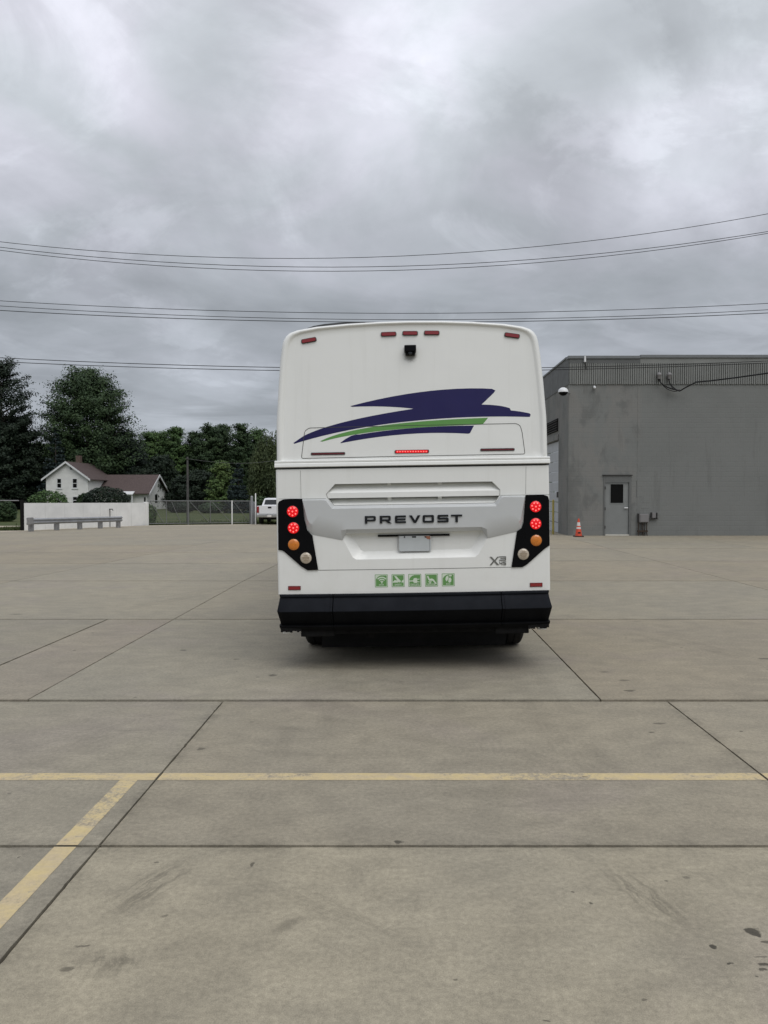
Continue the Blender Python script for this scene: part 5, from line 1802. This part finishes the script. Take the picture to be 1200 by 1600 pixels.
for s, xe in ((-1, hx0 - ov), (1, hx1 + ov)):   # white barge boards
    bm = bmesh.new()
    pts4 = [H(hxm, HY - 0.50, zr_ + .08), H(xe, HY - 0.50, ze - sl * ov + .08), H(xe, HY - 0.50, ze - sl * ov - 0.22), H(hxm, HY - 0.50, zr_ - 0.22)]
    a = [bm.verts.new(p) for p in pts4]; b2 = [bm.verts.new((p[0], p[1] + 0.045, p[2])) for p in pts4]
    bm.faces.new(a); bm.faces.new(b2[::-1])
    for i in range(4): bm.faces.new((a[i], b2[i], b2[(i + 1) % 4], a[(i + 1) % 4]))
    bmesh.ops.recalc_face_normals(bm, faces=bm.faces[:])
    obj('barge_board', bm, M['trim'], hs_)
# chimney
a = P(120, 712, 117); b_ = P(127, 712, 117)
obj('chimney', box(bmesh.new(), a.x - hxm, b_.x - hxm, 4.6, 5.3, zr_ - 1.2 - GZH, a.z - GZH), M['brick'], rf)
obj('chimney_flashing', box(bmesh.new(), a.x - hxm - .12, b_.x - hxm + .15, 4.5, 5.4, zr_ - 1.0 - GZH, zr_ - 0.18 - GZH), M['trim'], rf)
# windows
def hwin(px0, px1, py0, py1, split=True):
    a, b_ = P(px0, py1, HY), P(px1, py0, HY)
    x0, x1, z0, z1 = a.x - hxm, b_.x - hxm, a.z - GZH, b_.z - GZH
    w = obj('window', box(bmesh.new(), x0, x1, -0.045, -0.031, z0, z1), M['void'], hs_)
    t = 0.10
    for q in ((x0 - t, x0, z0 - t, z1 + t), (x1, x1 + t, z0 - t, z1 + t), (x0, x1, z1, z1 + t), (x0, x1, z0 - t, z0)):
        obj('frame', box(bmesh.new(), q[0], q[1], -0.08, -0.031, q[2], q[3]), M['trim'], w)
    obj('sash_bar', box(bmesh.new(), x0, x1, -0.07, -0.046, (z0 + z1) / 2 - 0.04, (z0 + z1) / 2 + 0.04), M['trim'], w)
    obj('sill', box(bmesh.new(), x0 - 0.18, x1 + 0.18, -0.14, -0.031, z0 - t - 0.08, z0 - t - 0.001), M['trim'], w)
hwin(90, 95.6, 748.3, 762)
hwin(114.2, 120.2, 748.3, 762)
hwin(114.5, 120.5, 776.5, 787)
obj('gable_vent', box(bmesh.new(), P(102, 0, HY).x - hxm, P(105.5, 0, HY).x - hxm, -0.05, -0.031, P(103, 734, HY).z - GZH, P(103, 729, HY).z - GZH), M['grey_door'], hs_)

# annex
AF = 115.5
ax0, ax1 = hx1 - 0.02, P(230.5, 775, AF).x
ARY = 119.8
zae = P(200, 768, AF - .5).z
zar = P(200, 742.5, ARY).z
an_ = thing('house_annex', 'low white annex with long red brown roof on the right of the farmhouse', 'house annex', (ax0, AF, GZH))
def A_(x, y, z): return (x - ax0, y - AF, z - GZH)
AB = 125.5
zab = P(256, 774, AB).z
bm = bmesh.new()
pr = [(AF, GZH - .3), (AB, GZH - .3), (AB, zab), (ARY, zar - 0.15), (AF, zae)]
R_ = loft(bm, [[A_(hx1 + .01, y, z) for y, z in pr], [A_(ax1, y, z) for y, z in pr]])
bm.faces.new(R_[0]); bm.faces.new(R_[1][::-1])
bmesh.ops.recalc_face_normals(bm, faces=bm.faces[:])
obj('wall', bm, M['siding'], an_)
slF = (zar - zae) / (ARY - AF); slB = (zar - zab) / (AB - ARY)
slabroof('roof', [A_(hx1 - 1.2, AF - .6, zae - slF * .6 + .08), A_(ax1 + .5, AF - .6, zae - slF * .6 + .08), A_(ax1 + .5, ARY, zar + .08), A_(hx1 - 1.2, ARY, zar + .08)], 0.12, M['roof'], an_)
slabroof('roof', [A_(hx1 - 1.2, ARY, zar + .08), A_(ax1 + .5, ARY, zar + .08), A_(ax1 + .5, AB + .5, zab - slB * .5 + .08), A_(hx1 - 1.2, AB + .5, zab - slB * .5 + .08)], 0.12, M['roof'], an_)
for (ya, za, yb, zb2) in ((AF - .6, zae - slF * .6, ARY, zar), (ARY, zar, AB + .5, zab - slB * .5)):
    bm = bmesh.new()
    X = ax1 + .502
    p4 = [A_(X, ya, za + .12), A_(X, yb, zb2 + .12), A_(X, yb, zb2 - .22), A_(X, ya, za - .22)]
    a = [bm.verts.new(p) for p in p4]; b2 = [bm.verts.new((p[0] + 0.05, p[1], p[2])) for p in p4]
    bm.faces.new(a); bm.faces.new(b2[::-1])
    for i in range(4): bm.faces.new((a[i], b2[i], b2[(i + 1) % 4], a[(i + 1) % 4]))
    bmesh.ops.recalc_face_normals(bm, faces=bm.faces[:])
    obj('barge_board', bm, M['trim'], an_)
# porch on the annex front
pa_, pb_ = P(184, 770, AF - 1.6), P(208, 770, AF - 1.6)
slabroof('porch_roof', [A_(pa_.x, AF - 1.8, zae - 0.35), A_(pb_.x, AF - 1.8, zae - 0.35), A_(pb_.x - .3, AF, zae + .05), A_(pa_.x + .3, AF, zae + .05)], 0.14, M['trim'], an_)
obj('porch_post', BX(pb_.x - ax0 - .2, pb_.x - ax0 - .08, -1.7, -1.58, 0, zae - .5 - GZH), M['trim'], an_)
obj('window', BX(P(219, 0, AF).x - ax0, P(221.5, 0, AF).x - ax0, -.03, -.002, P(0, 786, AF).z - GZH, P(0, 777, AF).z - GZH), M['void'], an_)
wy = 119.0
obj('window', BX(ax1 - ax0 + .002, ax1 - ax0 + .03, wy - AF, wy - AF + 1.1, 1.0, 2.3), M['void'], an_)

# ============================================================ TREES
def leaves(name, pos, size, mat, parent, flat=0.0, droop=0.0, nrm=None):
    n_ = len(pos)
    sz = size * RNG.uniform(0.6, 1.3, n_)
    d1 = RNG.normal(size=(n_, 3)); d1[:, 2] *= (1 - flat)
    d1[:, 2] -= droop * 2
    d1 /= np.linalg.norm(d1, axis=1)[:, None]
    t = RNG.normal(size=(n_, 3))
    d2 = np.cross(d1, t); d2 /= np.linalg.norm(d2, axis=1)[:, None] + 1e-9
    if nrm is not None:
        nn = nrm + RNG.normal(size=(n_, 3)) * 0.38
        nn /= np.linalg.norm(nn, axis=1)[:, None]
        d1 = np.cross(nn, t); d1 /= np.linalg.norm(d1, axis=1)[:, None] + 1e-9
        d2 = np.cross(nn, d1)
    a = d1 * (sz * 0.75)[:, None]; b = d2 * (sz * (0.42 if not droop else 0.2))[:, None]
    V = np.stack([pos - a, pos + b, pos + a, pos - b], 1).reshape(-1, 3)
    me = mesh_np(name, V, np.arange(n_ * 4).reshape(-1, 4))
    o_ = obj(name, me, mat, parent)
    o_['kind'] = 'stuff'
    return o_


def add_trunk(t, h, r, limbs, spread):
    bm = bmesh.new()
    pts_ = [(0, 0, -0.3), (random.uniform(-.1, .1), 0, h * 0.3), (random.uniform(-.3, .3), random.uniform(-.3, .3), h * 0.62), (random.uniform(-.4, .4), 0, h * 0.93)]
    tube(bm, pts_, [r, r * 0.8, r * 0.45, r * 0.08], 8)
    for _ in range(limbs):
        z0 = h * random.uniform(0.22, 0.65)
        an2 = random.uniform(0, 2 * PI)
        l = spread * random.uniform(0.5, 0.9)
        dx, dy = math.cos(an2) * l, math.sin(an2) * l
        tube(bm, [(0, 0, z0), (dx * .5, dy * .5, z0 + l * .35), (dx, dy, z0 + l * .75)], [r * .4, r * .22, r * .05], 6)
    obj('trunk', bm, M['bark'], t)


def crown_tree(px, Y, py_top, hw_px, mat, label, n_clump=150, per=75, lsize=0.36, base_f=0.12, shape='round', group='trees behind the house and gate', name='broadleaf_tree', ang=0.35, seed=0):
    q = P(px, 800, Y)
    g0 = gz(q.x, min(Y, 70))
    ztp = P(px, py_top, Y).z
    h = ztp - g0
    R0 = hw_px * Y / 1200
    t = thing(name, label, 'tree', (q.x, Y, g0), group=group)
    add_trunk(t, h, max(0.15, h * 0.018), 9, R0)
    rs = np.random.default_rng(abs(seed + int(px * 7 + Y)) + 1)
    P_, N_ = [], []
    for _ in range(n_clump):
        u = rs.uniform(0, 1)
        f = base_f + (1 - base_f) * u
        if shape == 'round':
            w = math.sqrt(max(0, 1 - (2 * (u ** 0.85) - 1) ** 2)) * 0.75 + 0.28 * (1 - u)
            w = max(w, 0.08)
        elif shape == 'tall':
            w = (math.sin(PI * min(1, u * 0.9 + 0.1)) ** 0.55) * (1 - 0.35 * u)
        else:
            w = 1 - u
        a = rs.uniform(0, 2 * PI)
        lump = 1 + 0.22 * mnoise.noise(Vector((math.cos(a) * 1.7 + seed, math.sin(a) * 1.7, u * 5 + px)))
        rad = R0 * w * lump * rs.uniform(0.25, 1.0) ** 0.5
        c = np.array([math.cos(a) * rad, math.sin(a) * rad, f * h * (0.97 if shape != 'round' else 0.95)])
        out = np.array([math.cos(a), math.sin(a), ang + rs.uniform(-0.2, 0.5)])
        out /= np.linalg.norm(out)
        L_ = rs.uniform(0.7, 1.5) * (R0 * 0.20 + 0.35)
        m_ = int(per * 1.9 * rs.uniform(0.6, 1.3))
        s_par = np.clip(rs.normal(size=m_), -1.6, 1.15) * L_ * 0.7
        off = np.clip(rs.normal(size=(m_, 3)), -1.6, 1.6) * np.array([L_ * 0.27, L_ * 0.27, L_ * 0.15])
        P_.append(c + out[None, :] * s_par[:, None] + off)
        nr = off / (L_ * 0.27) * 0.35 + out * 0.45 + np.array([0, 0, 0.45])
        N_.append(nr / np.linalg.norm(nr, axis=1)[:, None])
    pos = np.concatenate(P_)
    nm_ = np.concatenate(N_)[pos[:, 2] > 0.1]
    pos = pos[pos[:, 2] > 0.1]
    leaves('crown', pos, lsize * 0.72, mat, t, nrm=nm_)
    return t


def spruce(px, Y, py_top, hw_px, mat, label, n=9000, group='spruces behind the house and gate', base=0.03):
    q = P(px, 800, Y)
    g0 = gz(q.x, min(Y, 70))
    h = P(px, py_top, Y).z - g0
    R0 = hw_px * Y / 1200
    t = thing('spruce_tree', label, 'tree', (q.x, Y, g0), group=group)
    bm = bmesh.new(); tube(bm, [(0, 0, -0.3), (0, 0, h * 0.97)], [h * 0.02, 0.02], 8); obj('trunk', bm, M['bark'], t)
    rs = np.random.default_rng(abs(int(px * 3 + Y)))
    tiers = int(h / 0.62)
    P_ = []
    per_b = max(12, int(n / (tiers * 13)))
    for k in range(tiers):
        u = (k + rs.uniform(0, .6)) / tiers
        nb_ = max(5, int(18 * (1 - u)))
        for _ in range(nb_):
            a = rs.uniform(0, 2 * PI)
            Lb = R0 * (1 - u) ** 0.85 * rs.uniform(0.72, 1.12) + 0.12
            z = h * (base + (1 - base) * u)
            m_ = max(6, int(per_b * (0.35 + 1.3 * (1 - u))))
            tt = rs.uniform(0.1, 1, m_) ** 0.7
            wv = Lb * 0.20 * (1.15 - tt)
            sd2 = rs.normal(size=m_) * wv
            x = math.cos(a) * tt * Lb - math.sin(a) * sd2
            y = math.sin(a) * tt * Lb + math.cos(a) * sd2
            zz_ = z - tt * Lb * 0.22 + tt ** 3 * Lb * 0.18 + rs.normal(size=m_) * 0.07 - np.abs(rs.normal(size=m_)) * 0.12
            P_.append(np.stack([x, y, zz_], 1))
    pos = np.concatenate(P_)
    leaves('crown', pos, 0.27, mat, t, flat=0.4)
    return t


def willow(px, Y, py_top, hw_px, mat, label):
    q = P(px, 800, Y)
    g0 = gz(q.x, min(Y, 70))
    h = P(px, py_top, Y).z - g0
    R0 = hw_px * Y / 1200
    t = thing('willow_tree', label, 'tree', (q.x, Y, g0))
    add_trunk(t, h, 0.35, 10, R0 * .7)
    rs = np.random.default_rng(5)
    P_ = []
    for _ in range(620):
        a = rs.uniform(0, 2 * PI)
        rr_ = R0 * math.sqrt(rs.uniform(0.02, 1))
        zt2 = h * (0.98 - 0.42 * (rr_ / R0) ** 2.2) * rs.uniform(0.55, 1.0)
        ln = rs.uniform(0.25, 0.6) * h * 0.6
        m_ = 42
        tt = rs.uniform(0, 1, m_)
        x = math.cos(a) * (rr_ + 0.25 * tt) + rs.normal(size=m_) * 0.13
        y = math.sin(a) * (rr_ + 0.25 * tt) + rs.normal(size=m_) * 0.13
        P_.append(np.stack([x, y, np.maximum(0.6, zt2 - tt * ln)], 1))
    leaves('crown', np.concatenate(P_), 0.30, mat, t, droop=0.8)
    return t


def bush(px, Y, py_top, hw_px, mat, label, n=3500, group=None, hgt=None):
    q = P(px, 800, Y)
    g0 = gz(q.x, min(Y, 70))
    h = P(px, py_top, Y).z - g0
    R0 = hw_px * Y / 1200
    t = thing('bush', label, 'bush', (q.x, Y, g0), group=group)
    rs = np.random.default_rng(abs(int(px * 5 + Y)))
    d = rs.normal(size=(n, 3)); d /= np.linalg.norm(d, axis=1)[:, None]
    r = rs.uniform(0.5, 1.0, n) ** 0.4
    lump = np.array([1 + 0.16 * mnoise.noise(Vector(v) * 2.3 + Vector((px, 0, 0))) for v in d])
    pos = d * (r * lump)[:, None] * np.array([R0, R0 * 0.8, h * 0.53]) + np.array([0, 0, h * 0.46])
    pos = pos[pos[:, 2] > 0.02]
    leaves('foliage', pos, 0.20 * min(1.5, Y / 90), mat, t, nrm=pos / np.linalg.norm(pos, axis=1)[:, None] * .6 + np.array([0, 0, .4]))
    bm = bmesh.new(); tube(bm, [(0, 0, -0.1), (0, 0, h * 0.5)], [0.08, 0.03], 6); obj('stem', bm, M['bark'], t)
    return t


LM, LD, LG, LL = M['leaf_maple'], M['leaf_dark'], M['leaf_mid'], M['leaf_light']
crown_tree(6, 118, 562, 50, LD, 'tall dark tree with open layered crown at the left edge', 120, 80, 0.34, 0.42, 'tall', ang=0.5, seed=3)
crown_tree(139, 126, 573, 70, LM, 'largest round topped green tree rising behind the farmhouse', 520, 90, 0.34, 0.12, 'round', seed=5)
crown_tree(-40, 122, 600, 50, LD, 'dark tree cut off by the left edge of the picture', 150, 70, 0.38, 0.05, 'tall', seed=8)
crown_tree(30, 120, 650, 46, LD, 'dark lower tree left of the farmhouse roof', 220, 75, 0.36, 0.02, 'tall', seed=9)
crown_tree(-8, 116, 655, 42, LD, 'dark leafy tree low at the left edge', 180, 75, 0.36, 0.02, 'tall', seed=10)
spruce(88, 118, 662, 30, M['needle_blue'], 'bluish dark spruce directly left of the farmhouse chimney', 9000)
spruce(62, 121, 690, 26, M['needle_dark'], 'dark spruce left of the bluish spruce', 7000)
crown_tree(192, 129, 672, 46, M['needle_dark'], 'wide dark evergreen behind the annex roof', 300, 80, 0.34, 0.0, 'tall', name='evergreen_tree', ang=0.05, seed=12)
crown_tree(125, 130, 690, 45, LD, 'dark tree directly behind the farmhouse ridge', 220, 75, 0.36, 0.0, 'tall', seed=13)
crown_tree(225, 122, 735, 30, LD, 'dark low tree behind the annex gable end', 170, 70, 0.32, 0.0, 'tall', seed=14)
for i, (px, Y, pt, hw, mt, lab) in enumerate((
        (236, 138, 676, 22, LG, 'mid green tree just right of the wide dark evergreen'),
        (258, 140, 672, 20, LG, 'mid green tree, second right of the wide dark evergreen'),
        (276, 137, 668, 15, LG, 'narrow tree just left of the utility pole'),
        (306, 139, 674, 16, LM, 'narrow dark green tree just right of the utility pole'),
        (328, 138, 664, 20, LM, 'dark green tree above the middle of the gate'),
        (349, 141, 662, 17, LM, 'pointed dark green tree right of the gate middle'),
        (378, 137, 664, 18, LM, 'slender tree above the blue spruce'),
        (402, 142, 670, 20, LG, 'mid green tree left behind the willow'),
        (455, 138, 668, 26, LM, 'green tree half hidden by the left edge of the bus'),)):
    crown_tree(px, Y, pt - 2, hw * 1.35, mt, lab, 260, 62, 0.30, 0.02, 'round' if i % 2 else 'tall', seed=20 + i)
crown_tree(252, 125, 712, 26, LD, 'darker low tree right of the annex', 170, 70, 0.3, 0.0, 'tall', seed=40)
crown_tree(312, 112, 738, 24, LD, 'dark low tree right of the utility pole', 170, 70, 0.3, 0.0, 'tall', seed=41)
crown_tree(346, 110, 722, 20, LL, 'bright green small tree left of the blue spruce', 150, 70, 0.28, 0.0, 'tall', seed=42)
crown_tree(286, 118, 745, 18, LD, 'dark low tree behind the utility pole', 120, 70, 0.28, 0.0, 'tall', seed=43)
spruce(373, 96, 722, 23, M['needle_blue'], 'blue spruce beyond the right half of the gate', 9000)
willow(424, 106, 664, 34, M['leaf_willow'], 'drooping olive green willow beside the left edge of the bus')
bush(76, 100, 766, 30, LG, 'rounded green bush below the farmhouse gable')
bush(166, 100, 760, 36, LD, 'wide dark bush in front of the annex', 5200)
bush(134, 104, 770, 14, LM, 'small bush at the right corner of the farmhouse gable')
bush(6, 66, 782, 20, LM, 'loose green bush beyond the fence at the left edge', 3200)
bush(236, 62, 788, 9, LG, 'straggly shrub at the right end of the white wall', 900)
bush(330, 95, 785, 20, LM, 'low green bush seen through the middle of the gate', 3000)
bush(404, 100, 775, 20, LM, 'low green bush between the blue spruce and the pickup', 3000)
bush(282, 98, 783, 22, LD, 'low dark bush seen through the left half of the gate', 3000)

# far wood that closes the view
n_ = 100000
xs = RNG.uniform(-95, 30, n_)
ys = RNG.uniform(150, 165, n_)
top = np.array([12.2 + 1.6 * mnoise.noise(Vector((x * 0.13, 1.0, 0))) + 1.2 * mnoise.noise(Vector((x * 0.6, 5.0, 0))) for x in xs])
zs = RNG.uniform(0, 1, n_) ** 0.9 * top - 0.6
leaves('woodland', np.stack([xs, ys, zs], 1), 0.42, M['leaf_mid'], None)
o = bpy.data.objects['woodland']
tag(o, 'dense dark woodland closing the view behind the single trees', 'woodland', kind='stuff')
